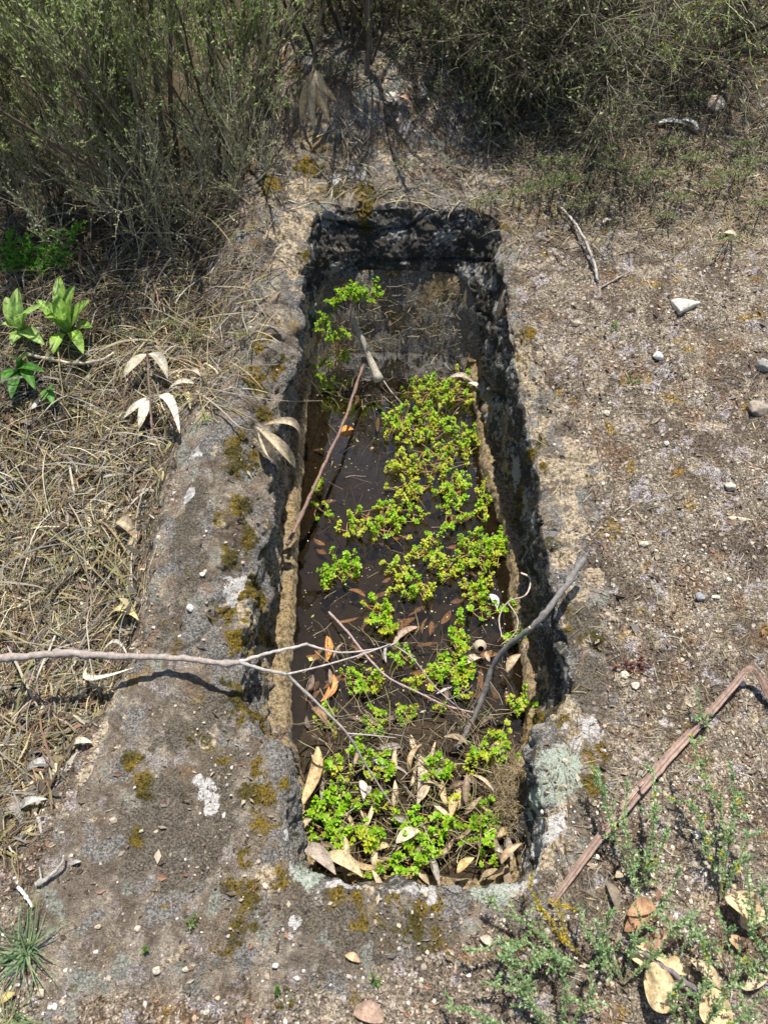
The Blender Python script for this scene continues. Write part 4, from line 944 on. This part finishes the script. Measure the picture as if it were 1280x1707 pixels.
# straws and twiglets in the grave
def gstraw(n, v0, v1, zr, lr, cols, wr=(.0006, .0014)):
    U_, V_ = inside_quad(n, v0, v1, 0); z_ = rng.uniform(*zr, n); p = np.array([P(a, b, c) for a, b, c in zip(U_, V_, z_)])
    ang = rng.uniform(0, 6.28, n); L = rng.uniform(*lr, n); d = np.column_stack([np.cos(ang), np.sin(ang), rng.uniform(-.1, .25, n)]); C_ = [p]
    for j in range(5):
        d = nrm(d + rng.normal(0, .16, (n, 3)) - UP * .05); p = p + d * (L / 5)[:, None]; C_.append(p)
    C_ = np.stack(C_, 1); C_[..., 2] = np.maximum(C_[..., 2], zr[0])
    k = (poly_sd(C_[:, -1, :2], rimpoly[::6]) < -.05); C_ = C_[k]
    tubes(gs, C_, np.linspace(1, .5, 6)[None] * rng.uniform(*wr, (len(C_), 1)), colr(len(C_), cols, .3), 4)
gs = MB()
gstraw(620, 1190, 1465, (-.20, -.15), (.02, .11), TAN + GREY)
gstraw(160, 1050, 1240, (-.262, -.23), (.02, .09), DARK + GREY + TAN)
gstraw(130, 600, 680, (-.262, -.23), (.02, .07), TAN + GREY)
gstraw(110, 680, 1050, (-.30, -.262), (.03, .10), [(.30,.20,.12), (.2,.14,.09), (.4,.33,.25)])
n = 240; uu = rng.uniform(560, 780, n); vv = rng.uniform(470, 600, n); zz = np.interp(vv, [455, 600], [-.03, -.26]) + .006; p = np.array([P(a, b, c) for a, b, c in zip(uu, vv, zz)])
d = nrm(rng.normal(0, 1, (n, 3)) * np.array([1, .5, .5])); L = rng.uniform(.01, .05, (n, 1)); C_ = np.stack([p + d * L * t + rng.normal(0, .001, (n, 3)) for t in (-.5, -.2, .2, .5)], 1)
tubes(gs, C_, np.full((n, 4), .0009), colr(n, TAN + PALE, .3), 4)
tag(gs.build('straw_debris', M_straw), kind='stuff')
n = 1500; q = rng.normal(0, 1, (n, 3)) * np.array([.018, .035, .016]) + P(848, 1322, -.165); an = nrm(rng.normal(0, 1, (n, 3))); C_ = [q]
for j in range(4): an = nrm(an + rng.normal(0, .5, (n, 3))); q = q + an * .008; C_.append(q)
m_ = MB(); tubes(m_, np.stack(C_, 1), np.full((n, 5), .0005), colr(n, [(.42,.33,.19), (.5,.4,.25), (.3,.24,.14)]), 3)
tag(m_.build('rootlet_tuft', M_straw, origin=P(848, 1322, -.17)), 'fuzzy tan tuft of dry rootlets against the near right wall', 'root tuft')

U_, V_ = inside_quad(1500, 610, 1250, 0, 6); fd = MB(); p = np.array([P(a, b, WZ + .0012) for a, b in zip(U_, V_)]); p = p[fbm(p, 9, 3, 500) + rng.normal(0, .25, len(p)) > -.05]; n = len(p)
a = rng.uniform(0, 6.28, n); d = np.column_stack([np.cos(a), np.sin(a), np.zeros(n)]); s2 = np.column_stack([-np.sin(a), np.cos(a), np.zeros(n)]); L = rng.lognormal(-6.6, .6, (n, 1)); Wd = L * rng.uniform(.3, .9, (n, 1))
fd.add(np.stack([p - d * L, p + s2 * Wd, p + d * L, p - s2 * Wd], 1).reshape(-1, 3), np.arange(4 * n).reshape(n, 4), np.repeat(colr(n, [(.45, .36, .22), (.30, .22, .12), (.6, .55, .42), (.35, .38, .12)], .3), 4, 0))
tag(fd.build('floating_dust', M_straw, smooth=False), kind='stuff')

# ------------------------------------------------------------------ green plants in the grave
FRESH = [(.32, .58, .02), (.24, .48, .02), (.42, .62, .03)]
YEL = [(.52, .60, .03), (.58, .56, .06), (.40, .54, .03)]
def sprig_mesh(H, pal, seed):
    r2 = np.random.default_rng(seed); m_ = MB()
    b = np.array([r2.normal(0, .003), r2.normal(0, .003), 0]); top = np.array([r2.normal(0, .006), r2.normal(0, .006), H])
    c = resample([b * 0 - UP * .01, b + UP * H * .4, top], 7); tubes(m_, c[None], np.linspace(.0012, .0008, 7)[None], (.30, .22, .06), 5)
    for li, (tz, nl, Ls, tilt) in enumerate([(.2, 3, .0062, .1), (.42, 4, .0072, .15), (.66, 5, .0080, .3), (.86, 5, .0076, .55), (1.0, 6, .0058, 1.0), (1.04, 3, .0036, 2.2)]):
        cen_ = c[min(6, int(tz * 6))] + UP * max(0, tz - 1) * H; a0 = r2.uniform(0, 6.28)
        for q in range(nl):
            a = a0 + q * 6.283 / nl + r2.normal(0, .18); L = Ls * r2.uniform(.8, 1.2); d = nrm(np.array([math.cos(a), math.sin(a), tilt + r2.normal(0, .12)]))
            sd_ = nrm(np.cross(d, UP)); up = np.cross(sd_, d); s = np.linspace(0, 1, 5)[:, None]; v = np.array([[-1, 0, 1.]])
            wd = L * r2.uniform(.24, .34) * np.array([.22, .50, .92, 1.0, .42])[:, None]
            cc = cen_ + d * s * L - up * (s ** 2) * L * .22
            Vt = cc[:, None] + sd_ * (v * wd)[..., None] + up * ((np.abs(v) * .32 * wd)[..., None])
            col = np.array(pal[r2.integers(0, len(pal))]) * r2.uniform(.85, 1.15)
            if li == 0: col = np.array([(.40, .34, .06), (.36, .20, .06), (.42, .40, .10)][r2.integers(0, 3)])
            if li in (1, 2) and r2.random() < .4: col = col * .4 + np.array((.42, .40, .07)) * .6
            m_.add(Vt.reshape(-1, 3), ribF(1, 5, 3), col)
    me_o = m_.build('sprig', M_green); me = me_o.data; bpy.data.objects.remove(me_o); return me
MF = [sprig_mesh(h, FRESH, i) for i, h in enumerate((.020, .026, .032, .023))]
MY = [sprig_mesh(h, YEL, 20 + i) for i, h in enumerate((.018, .024, .030, .022))]
def clump(cu, cv, ru, rv, n, yel, label, z=-.262, sc=1.0, rot=0, lift=0):
    o = P(cu, cv, z); e = empty('water_plant', o, label, 'plant', 'bright green water plants in the grave'); tips = []
    got = []
    n = int(n * 1.15)
    for _ in range(n * 6):
        if len(got) >= n: break
        a = rng.uniform(0, 6.28); r_ = rng.uniform(0, 1) ** .6 * (1.0 if rng.random() < .85 else 1.5); du, dv = math.cos(a) * r_ * ru, math.sin(a) * r_ * rv
        p = P(cu + du, cv + dv, z)
        if any(np.hypot(*(p[:2] - g[:2])) < .0108 * sc for g in got): continue
        got.append(p)
    for p in got:
        me = (MY if rng.random() < yel else MF)[rng.integers(0, 4)]
        c = bpy.data.objects.new('sprig', me); COL.objects.link(c); c.parent = e
        c.location = tuple(p - o + UP * rng.uniform(-.004, .006 + lift)); s_ = sc * rng.uniform(.6, 1.25); c.scale = (s_, s_, s_)
        c.rotation_euler = (rng.normal(0, .3), rng.normal(0, .3), rng.uniform(0, 6.28))
    st = MB()
    for p in got[1:]:
        q = got[rng.integers(0, len(got))]
        if np.linalg.norm(p - q) < .004: continue
        tube(st, [p + UP * .003, (p + q) / 2 + np.array([*rng.normal(0, .004, 2), -.002]), q + UP * .002], .0011, .0009, (.34, .22, .10), 5, 6)
    if st.n: st.build('runner', M_twig, e, o).location = (0, 0, 0)
    return e
CL = [(712,652,32,24,24,.4,'water plant mat nearest the far wall, left part'),(775,655,30,26,20,.5,'water plant mat nearest the far wall, against the right side'),
 (668,712,30,30,24,.5,'yellow-green mat reaching left over the water below the far mat'),(722,705,34,28,26,.35,'thick middle of the long green mat'),(775,735,26,34,18,.5,'mat strip beside the right ledge of the grave'),
 (670,778,28,24,16,.8,'sparse yellowish plants on the left edge of the long mat'),(728,765,36,26,24,.6,'dense plants in the waist of the long green mat'),(745,812,32,24,20,.3,'bright plants at the lower end of the long mat'),
 (755,860,20,26,12,.4,'narrow tail of the long mat over dark water'),(688,818,36,20,16,.9,'yellowed low sprigs between mat and floating debris'),
 (806,835,14,38,11,.6,'thin strip of plants along the right ledge'),(642,868,34,30,26,.1,'rich green clump in mid water left of the mat'),(592,878,20,22,10,.5,'yellowish fringe left of the rich green mid-water clump'),
 (690,862,18,18,8,.5,'few sprigs right of the rich green mid-water clump'),(540,858,18,13,6,.1,'small pair of green tufts near the left ledge'),(531,812,8,14,3,.1,'single green tuft beside the brown stick'),
 (572,948,30,20,20,.0,'vivid green cushion near the left ledge'),(545,972,11,10,4,.0,'tiny tuft at the lower left of the vivid cushion'),(800,915,42,30,34,.3,'broad leafy clump by the right ledge at mid length'),
 (835,905,14,22,8,.4,'fringe of plants climbing the right ledge'),(705,918,24,20,13,.5,'small yellow-green clump left of the broad leafy one'),(660,948,22,18,10,.8,'yellow straggling sprigs over open water'),
 (745,948,34,16,14,.7,'thin yellowish row linking clumps in mid water'),(690,985,30,18,14,.7,'straggling chain of yellowish sprigs'),(635,1010,26,24,14,.5,'yellow-green patch above the fork of the branch'),(640,1048,26,14,9,.5,'sprigs touching the forked branch tips'),
 (795,985,28,22,13,.6,'plants left of the curly rootlet'),(812,1015,28,16,12,.3,'bright plants under the curly rootlet'),(868,1010,16,18,10,.0,'deep green tuft growing on the right ledge beside the grey branch'),(858,1066,24,12,9,.2,'green tuft below the grey branch on the right'),
 (766,1068,14,32,14,.2,'upright strip of green plants beside the seed capsule'),(748,1120,34,18,24,.2,'bright clump under the end of the thin pinkish twig'),(772,1150,14,18,8,.4,'small tail hanging below the bright clump'),
 (608,1135,32,22,18,.2,'clump at the left under the thin pinkish twig'),(675,1100,14,16,6,.2,'small tuft in the middle of the water below the fork'),(700,1145,22,10,7,.4,'low sprigs along the thin pinkish twig'),
 (678,1190,14,12,7,.1,'little round tuft in wet litter'),(546,1200,15,26,10,.1,'three green tufts by the lower left ledge'),(625,1215,18,34,15,.2,'vertical clump at the upper edge of the litter'),
 (862,1172,18,18,8,.4,'small clump on the right ledge above the notch'),(730,1180,12,8,3,.5,'couple of sprigs beside the grey branch foot')]
for c_ in CL: clump(*c_)
CL2 = [(824,1248,30,30,22,.4,'clump in the near right part of the litter'),(795,1275,26,22,13,.5,'yellowish clump left of the one by the right wall'),(600,1260,20,22,12,.2,'clump beside the long tan leaf on the left'),
 (560,1290,20,26,12,.3,'green sprigs right of the long tan leaf'),(555,1345,40,32,30,.0,'big lush green clump in the near left corner area'),(548,1390,34,24,22,.0,'lower half of the lush clump by the near left corner'),(620,1345,30,26,18,.4,'yellow-green clump right of the lush left clump'),
 (640,1290,26,18,12,.4,'loose sprigs over the middle of the litter'),(735,1282,22,16,13,.1,'bright rounded clump in the middle of the litter'),(708,1385,44,28,32,.0,'large lush clump in the centre near the rim'),(700,1425,34,22,20,.0,'lower part of the large central clump'),
 (620,1395,26,18,12,.5,'sprigs between the two lush clumps'),(800,1385,34,24,22,.0,'green clump in the right half near the rim'),(820,1345,20,18,8,.4,'few sprigs under the fuzzy tuft of rootlets'),(645,1452,34,12,15,.0,'row of green sprigs along the near rim'),
 (820,1432,26,18,12,.1,'green tuft in the near right corner'),(555,1425,30,14,8,.6,'thin yellowish sprigs by the large tan leaf'),(760,1335,22,16,6,.4,'scattered sprigs among standing tan leaves')]
for c_ in CL2: clump(*c_[:4], max(4, int(c_[4] * .72)), *c_[5:], z=-.185, lift=.012, sc=1.05)
# tall plant at the far end
o = P(562, 600, WZ); e = empty('tall_water_plant', o, 'tall leafy plant rising from the water against the shaded far wall', 'plant')
tops = []
for (u, v, z), k in [((590,490,-.02), 30), ((620,492,-.03), 14), ((560,500,-.03), 12), ((545,540,-.10), 14), ((560,560,-.12), 12), ((575,600,-.22), 7), ((540,605,-.23), 8), ((550,625,-.25), 5), ((525,615,-.25), 3)]:
    t_ = P(u, v, z); sm = MB(); tube(sm, [o, (o + t_) / 2 + np.array([.01, -.01, .01]), t_], .0018, .0012, (.30, .20, .12), 5, 8); sm.build('stem', M_twig, e, o).location = (0, 0, 0)
    for _ in range(k):
        c = bpy.data.objects.new('sprig', MF[rng.integers(0, 4)]); COL.objects.link(c); c.parent = e
        c.location = tuple(t_ - o + rng.normal(0, .013, 3) * np.array([1.3, .8, .8])); s_ = rng.uniform(.7, 1.05); c.scale = (s_,) * 3; c.rotation_euler = (rng.normal(.2, .4), rng.normal(0, .4), rng.uniform(0, 6.28))

# ------------------------------------------------------------------ herbs
HG = [(.32, .48, .22), (.42, .57, .30), (.24, .40, .16), (.50, .60, .33)]
def herb(name, label, stems, cols=HG, lsz=(.0072, .0015), step=.0055, flower=None, cat='herb', r=.0011, side=.5, group=None, scol=(.30, .30, .16), sl=.035, nw=5):
    """stems: list of px paths with heights"""
    o = None; e = None
    for pth in stems:
        c = resample(W(pth), 24)
        if o is None: o = c[0].copy(); e = empty(name, o, label, cat, group)
        sm = MB(); tubes(sm, c[None], np.linspace(r, r * .5, 24)[None], scol, 5)
        L = np.linalg.norm(np.diff(c, axis=0), axis=1).sum(); ns = max(2, int(L / .016 * side * 2))
        sc_ = grow(c[None], ns, sl, .8, .25, 6, .2, .15, 1.0); tubes(sm, sc_, np.linspace(.0007, .0004, 6)[None] * np.ones((ns, 1)), np.tile(scol, (ns, 1)), 3)
        sm.build('stem', M_herb, e, o).location = (0, 0, 0)
        P_, D_ = [], []
        for cur, LL in [(c, L)] + [(s_, sl) for s_ in sc_]:
            k = max(3, int(LL / step)); t = np.repeat(np.linspace(.12, 1, k), nw) * (len(cur) - 1.001); i = t.astype(int); f = (t - i)[:, None]
            P_.append(cur[i] * (1 - f) + cur[i + 1] * f); D_.append(nrm(nrm(cur[i + 1] - cur[i]) * .7 + rng.normal(0, .6, (len(t), 3)) + UP * .15))
        fo = MB(); leaflets(fo, np.concatenate(P_), np.concatenate(D_), *lsz, cols)
        if flower is not None:
            P2 = np.concatenate(P_); q = rng.integers(0, len(P2), int(len(P2) * flower)); 
            for _ in range(3): leaflets(fo, P2[q] + rng.normal(0, .001, (len(q), 3)), nrm(rng.normal(0, 1, (len(q), 3)) + UP), .006, .0024, [(.75, .50, .02), (.70, .58, .04)])
        fo.build('leaves', M_herb, e, o).location = (0, 0, 0)
    return e
g = 'g'
herb('grey_green_herb', 'grey-green feathery herb crossing the bark strip', [[(1062,1490,g,.01),(1050,1420,g,.06),(1040,1370,g,.08),(1045,1320,g,.09)],[(1062,1490,g,.01),(1020,1380,g,.07),(1000,1310,g,.09),(985,1280,g,.10)],[(1062,1490,g,.01),(1085,1400,g,.07),(1090,1340,g,.09),(1088,1285,g,.10)],[(1062,1490,g,.01),(1095,1430,g,.06),(1110,1390,g,.08)]], flower=.008)
herb('grey_green_herb', 'slender upright herb with yellow buds near the right edge', [[(1200,1500,g,.01),(1205,1420,g,.06),(1200,1350,g,.10),(1170,1280,g,.13),(1155,1240,g,.14)],[(1200,1500,g,.01),(1215,1400,g,.07),(1222,1330,g,.10),(1218,1280,g,.12)],[(1200,1500,g,.01),(1230,1440,g,.06),(1245,1390,g,.08)],[(1195,1480,g,.01),(1160,1350,g,.08),(1120,1335,g,.08)]], flower=.02)
herb('grey_green_herb', 'sprawling herb between bark strip and rust brown leaves', [[(1040,1640,g,.01),(1060,1560,g,.05),(1110,1500,g,.07),(1130,1450,g,.09)],[(1040,1640,g,.01),(1100,1580,g,.05),(1130,1540,g,.08),(1160,1520,g,.09)],[(1040,1640,g,.01),(1010,1570,g,.05),(1015,1520,g,.07)],[(1040,1640,g,.01),(980,1560,g,.06),(965,1510,g,.08)],[(1120,1600,g,.01),(1160,1560,g,.05),(1175,1600,g,.06)]])
herb('grey_green_herb', 'herb with soft sprays over the rounded leaves at the bottom', [[(1150,1740,g,.01),(1160,1680,g,.06),(1180,1620,g,.09),(1170,1560,g,.11)],[(1150,1740,g,.01),(1210,1660,g,.07),(1240,1600,g,.10)],[(1150,1740,g,.01),(1120,1680,g,.05),(1130,1640,g,.08)],[(1150,1740,g,.01),(1220,1710,g,.05),(1270,1660,g,.08)]], flower=.01)
herb('grey_green_herb', 'herb leaning in from the right edge at lower right', [[(1290,1640,g,.01),(1262,1570,g,.06),(1250,1500,g,.09),(1245,1450,g,.10)],[(1290,1640,g,.01),(1225,1600,g,.06),(1205,1540,g,.08)],[(1300,1600,g,.01),(1275,1520,g,.07),(1270,1460,g,.09)]])
herb('grey_green_herb', 'low bushy herb at the bottom edge right of the near rim', [[(930,1740,g,.01),(890,1680,g,.05),(850,1620,g,.07),(840,1590,g,.08)],[(930,1740,g,.01),(940,1660,g,.06),(935,1600,g,.08)],[(930,1740,g,.01),(980,1660,g,.06),(985,1610,g,.07)],[(860,1740,g,.01),(800,1690,g,.05),(750,1680,g,.06)],[(930,1740,g,.01),(870,1660,g,.05),(810,1640,g,.06)],[(900,1720,g,.01),(880,1640,g,.06),(905,1590,g,.07)]])
herb('grey_green_herb', 'light green herb sprays arching left over the near rim', [[(960,1620,g,.01),(900,1580,g,.06),(850,1570,g,.07),(790,1585,g,.07)],[(960,1620,g,.01),(900,1560,g,.05),(840,1520,g,.06),(810,1500,g,.06)],[(960,1620,g,.01),(910,1600,g,.05),(860,1610,g,.05)]], cols=HG + [(.34,.42,.18)])
herb('yellowing_herb', 'yellow withering spray at the near right corner of the grave', [[(975,1600,g,.02),(935,1560,g,.05),(905,1520,g,.07),(882,1475,g,.08)],[(950,1580,g,.02),(935,1530,g,.05),(930,1500,g,.06)]], cols=[(.60,.45,.04),(.45,.42,.08),(.5,.36,.1)], side=.25, flower=.03)
herb('thin_weed', 'sparse upright weed stem beside the bark strip middle', [[(1175,1215,g,.0),(1165,1175,g,.05),(1160,1150,g,.06)],[(1175,1215,g,.0),(1185,1190,g,.03)]], side=.3)
for lab, u, v in [('tiny green weed on the crust at lower left', 328, 1540), ('tiny green seedling on the crust near the bottom left', 240, 1590), ('smallest seedling in front of the near rim', 462, 1660), ('tiny weed in front of the near rim centre', 620, 1640), ('pale tiny weed on the right bank below the white stones', 1050, 640), ('little weed on the right bank above the white stones', 1028, 550), ('small weed in the left thatch below the branch', 142, 1170), ('small weed in the left thatch beside the rib top', 190, 810), ('small sprout by the left edge below the branch', 12, 1290)]:
    herb('tiny_weed', lab, [[(u, v, g, .0), (u + random.uniform(-10, 10), v - 14, g, .015)], [(u, v, g, .0), (u + random.uniform(-18, 18), v - 6, g, .012)]], cols=[(.16,.32,.06),(.24,.38,.1)], sl=.012, lsz=(.006, .0018), nw=3)
herb('reddish_weed', 'small purple-red weed on the right bank', [[(1055,1115,g,.0),(1040,1100,g,.015)],[(1055,1115,g,.0),(1068,1095,g,.018)],[(1055,1118,g,.0),(1085,1105,g,.012)],[(1055,1118,g,.0),(1030,1112,g,.012)]], cols=[(.30,.10,.09),(.36,.14,.12),(.22,.09,.07)], sl=.014, lsz=(.006,.0022), nw=4, scol=(.25,.1,.08))
wl_ = 0
for u, v, s_ in [(820,330,1.2),(905,310,1.6),(940,300,1.8),(930,270,1.9),(985,330,1.1),(1030,275,1.8),(1060,300,1.2),(1100,290,1.5),(1130,330,1.1),(1160,265,1.4),(1185,310,1.2),(1225,290,1.7),(1250,270,1.4),(1120,240,1.4),(1160,160,1.2),(870,320,1.1),(1000,250,1.3),(1215,400,1.0),(1270,340,1.2),(1110,360,.8),(480,170,2.0),(500,130,2.2),(455,180,1.8),(560,110,1.8),(675,275,1.0),(1240,240,1.2),(960,345,1.0),(800,340,1.0),(230,560,1.3),(320,560,1.2),(280,540,1.1),(400,560,.9)]:
    h_ = (.075 if u > 780 else .05) * s_
    lab_ = (('tallest' if s_ >= 1.7 else 'leafy' if s_ >= 1.4 else 'short' if s_ >= 1.15 else 'tiny') + ('' if v < 295 else ' foremost') + ' green weed topping the right bank, ' + ('at the grave corner' if u < 910 else 'under the drooping dead bush' if u < 1010 else 'midway to the right edge' if u < 1130 else 'by the right edge') if u > 780 and v > 200 else ({480: 'leafy green tuft below the hanging dead leaves, left of the mound', 500: 'green weed right under the spray of dead leaves', 455: 'green tuft at the left foot of the mound by the bushes', 560: 'green growth on the far side of the mound', 675: 'little green weed on the mound just above the far rim'}.get(u, 'green weed in the upper right corner near the cream stone')) if v < 300 else {230: 'grey-green weed above the pinkish dry stalk, left one of the row', 280: 'grey-green weed behind the pale fanned leaves', 320: 'grey-green weed in dry grass above the top of the left rib', 400: 'lone small weed on the rock by the far left rim'}[u])
    herb('green_weed', lab_, [[(u + dx * .3, v, g, .0), (u + dx, v - 2, g, h_ * .6), (u + dx * 1.6, v - 4, g, h_)] for dx in (-12 * s_, 0, 11 * s_)], cols=[(.16,.29,.09),(.24,.34,.14),(.36,.36,.20),(.42,.36,.22)], sl=.022 * s_, lsz=(.008, .0018), nw=2, step=.008,
         cat='weed', group='green weeds along the right bank' if u > 780 and v > 200 else 'green weeds by the mound' if v < 300 else 'grey-green weeds in the dry grass')
# grass tuft lower left
def tuft(u, v, n, H, cols, label, name='grass_tuft', wd=.0016, spread=.7, lean=(0, 0)):
    o = PG(u, v); p = np.tile(o, (n, 1)) + rng.normal(0, .008, (n, 3)) * np.array([1, 1, 0]); d = nrm(np.column_stack([rng.normal(lean[0], spread, n), rng.normal(lean[1], spread, n), np.ones(n)])); L = H * rng.uniform(.5, 1.2, n); C_ = [p]
    for j in range(7): d = nrm(d - UP * .12 + rng.normal(0, .05, (n, 3))); p = p + d * (L / 7)[:, None]; C_.append(p)
    C_ = clampz(np.stack(C_, 1)); m_ = MB(); ribbons(m_, C_, wd * np.linspace(1, .15, 8)[None] * np.ones((n, 1)), nrm(np.cross(d, UP)), colr(n, cols)); return tag(m_.build(name, M_herb, origin=o), label, 'grass')
tuft(45, 1590, 60, .10, [(.16,.27,.12),(.22,.33,.17),(.12,.22,.09),(.3,.36,.2)], 'blue-green grass tuft at the lower left edge')
tuft(20, 1700, 26, .06, [(.2,.3,.12),(.4,.38,.2)], 'small grass tuft cut by the bottom left corner')
tuft(340, 700, 0 + 10, .03, [(.3,.4,.1)], 'wisp of fresh grass at the top of the left rib') 
# purple flowers
for lab, u, v in [('tiny mauve flower in the left thatch, topmost of the four', 42, 1056), ('tiny mauve flower right of the topmost one', 66, 1066), ('tiny mauve flower at the left edge of the thatch', 20, 1080), ('lone tiny mauve flower below the branch', 49, 1128)]:
    o = PG(u, v, .03); e = empty('thatch_flower', o, lab, 'flower'); m_ = MB(); n = 12; a = np.linspace(0, 6.28, n, endpoint=False); d = np.column_stack([np.cos(a), np.sin(a), np.full(n, .5)])
    leaflets(m_, np.tile(o, (n, 1)), nrm(d), .006, .0016, [(.42, .25, .45)]); m_.build('petals', M_herb, e, o).location = (0, 0, 0)
    m_ = MB(); tube(m_, [o, o - UP * .03], .0006, .0006, (.3, .3, .1), 5, 4); m_.build('stem', M_herb, e, o).location = (0, 0, 0)
# broad-leaved plants
def broad(u, v, specs, label, col, cat='plant'):
    o = PG(u, v, .01); e = empty('broad_leaved_plant', o, label, cat)
    for tu, tv, h_, w_ in specs:
        w_ *= 1.25; B = PG(tu, tv, h_ + .03); m_ = MB(); leaf(m_, o + rng.normal(0, .004, 3) * np.array([1, 1, 0]) + UP * .01, B, w_, col=np.array(col) * rng.uniform(.8, 1.25), mid=1.5, curl=.25, bow=.18, bend=rng.uniform(-.08, .08), p=1.15, q=.75, wav=.10, nu=36, nv=9)
        m_.build('leaf', M_green, e, o).location = (0, 0, 0)
    return e
broad(118, 560, [(125,475,.10,.034),(150,500,.09,.034),(155,545,.05,.03),(95,490,.10,.032),(60,500,.08,.034),(75,530,.07,.03),(140,590,.03,.026),(90,590,.03,.028),(110,525,.12,.028),(100,460,.08,.03)], 'broad-leaved light green rosette plant between bush and thatch on the left', (.30,.48,.09))
broad(45, 560, [(10,495,.08,.036),(30,480,.09,.034),(70,510,.08,.032),(5,540,.05,.03),(50,520,.11,.03),(75,575,.04,.03),(20,575,.03,.03)], 'broad-leaved rosette plant at the left edge, left of the larger rosette', (.32,.48,.13))
broad(40, 625, [(15,595,.07,.026),(50,590,.07,.024),(75,620,.05,.024),(5,640,.04,.024),(20,665,.02,.024),(60,650,.03,.022)], 'deep green leafy plant at the left edge in the shade', (.10,.27,.04))
broad(85, 655, [(72,668,.02,.016),(90,675,.02,.016),(92,650,.03,.015)], 'small green sprout right of the deep green leafy plant', (.12,.30,.06))
herb('ferny_plant', 'bright green ferny plant at the left edge above the broad leaves', [[(60,470,g,.0),(40+dx,430,g,.05),(35+dx*1.8,395-abs(dx)*.3,g,.09)] for dx in (-40,-25,-10,8,25,40,55)] , cols=[(.18,.42,.05),(.24,.48,.08),(.14,.34,.04)], sl=.05, lsz=(.009,.002), nw=5, side=.8)
herb('ferny_plant', 'green leafy spray in the dark gap between the left bushes', [[(220,230,g,.02),(205+dx,190,g,.12),(200+dx*2,160,g,.22)] for dx in (-14,0,12)], cols=[(.12,.34,.04),(.2,.42,.06)], sl=.07, lsz=(.014,.005), nw=3, side=.5)
# spray of hanging dead leaves
o = PG(528, 208, 0); e = empty('dead_leaf_spray', o, 'spray of long drooping dead leaves hanging from a stem before the mound', 'leaf spray')
def at_h(u, v):
    """point in the upright plane through o that is seen at photo pixel u, v"""
    t = (v - 853.5) / FPX; k = o[1] / (CT - t * ST); return np.array([(u - 640) / FPX * k, o[1], CAMZ - k * (ST + t * CT)])
T0 = at_h(522, 118)
for tu, tv, dy, w_, c_ in [(503,200,-.03,.026,(.42,.34,.22)),(526,206,-.05,.026,(.55,.45,.30)),(550,204,.0,.026,(.62,.51,.34)),(564,176,.02,.022,(.50,.40,.26)),(545,150,-.02,.030,(.56,.47,.32)),(505,165,.03,.014,(.30,.24,.16)),(538,200,.04,.020,(.44,.34,.21))]:
    m_ = MB(); leaf(m_, T0 + rng.normal(0, .004, 3), at_h(tu, tv) + np.array([0, dy, 0]), w_, col=c_, up=np.array([0, -1, .1]), curl=.35, bow=.06, bend=rng.uniform(-.06, .06)); m_.build('leaf', M_leaf, e, o).location = (0, 0, 0)
m_ = MB(); tube(m_, [T0, T0 + np.array([.015, .03, .08]), T0 + np.array([.09, .12, .30]), T0 + np.array([.16, .2, .55])], .003, .005, (.12, .10, .07), 6); m_.build('stem', M_twig, e, o).location = (0, 0, 0)
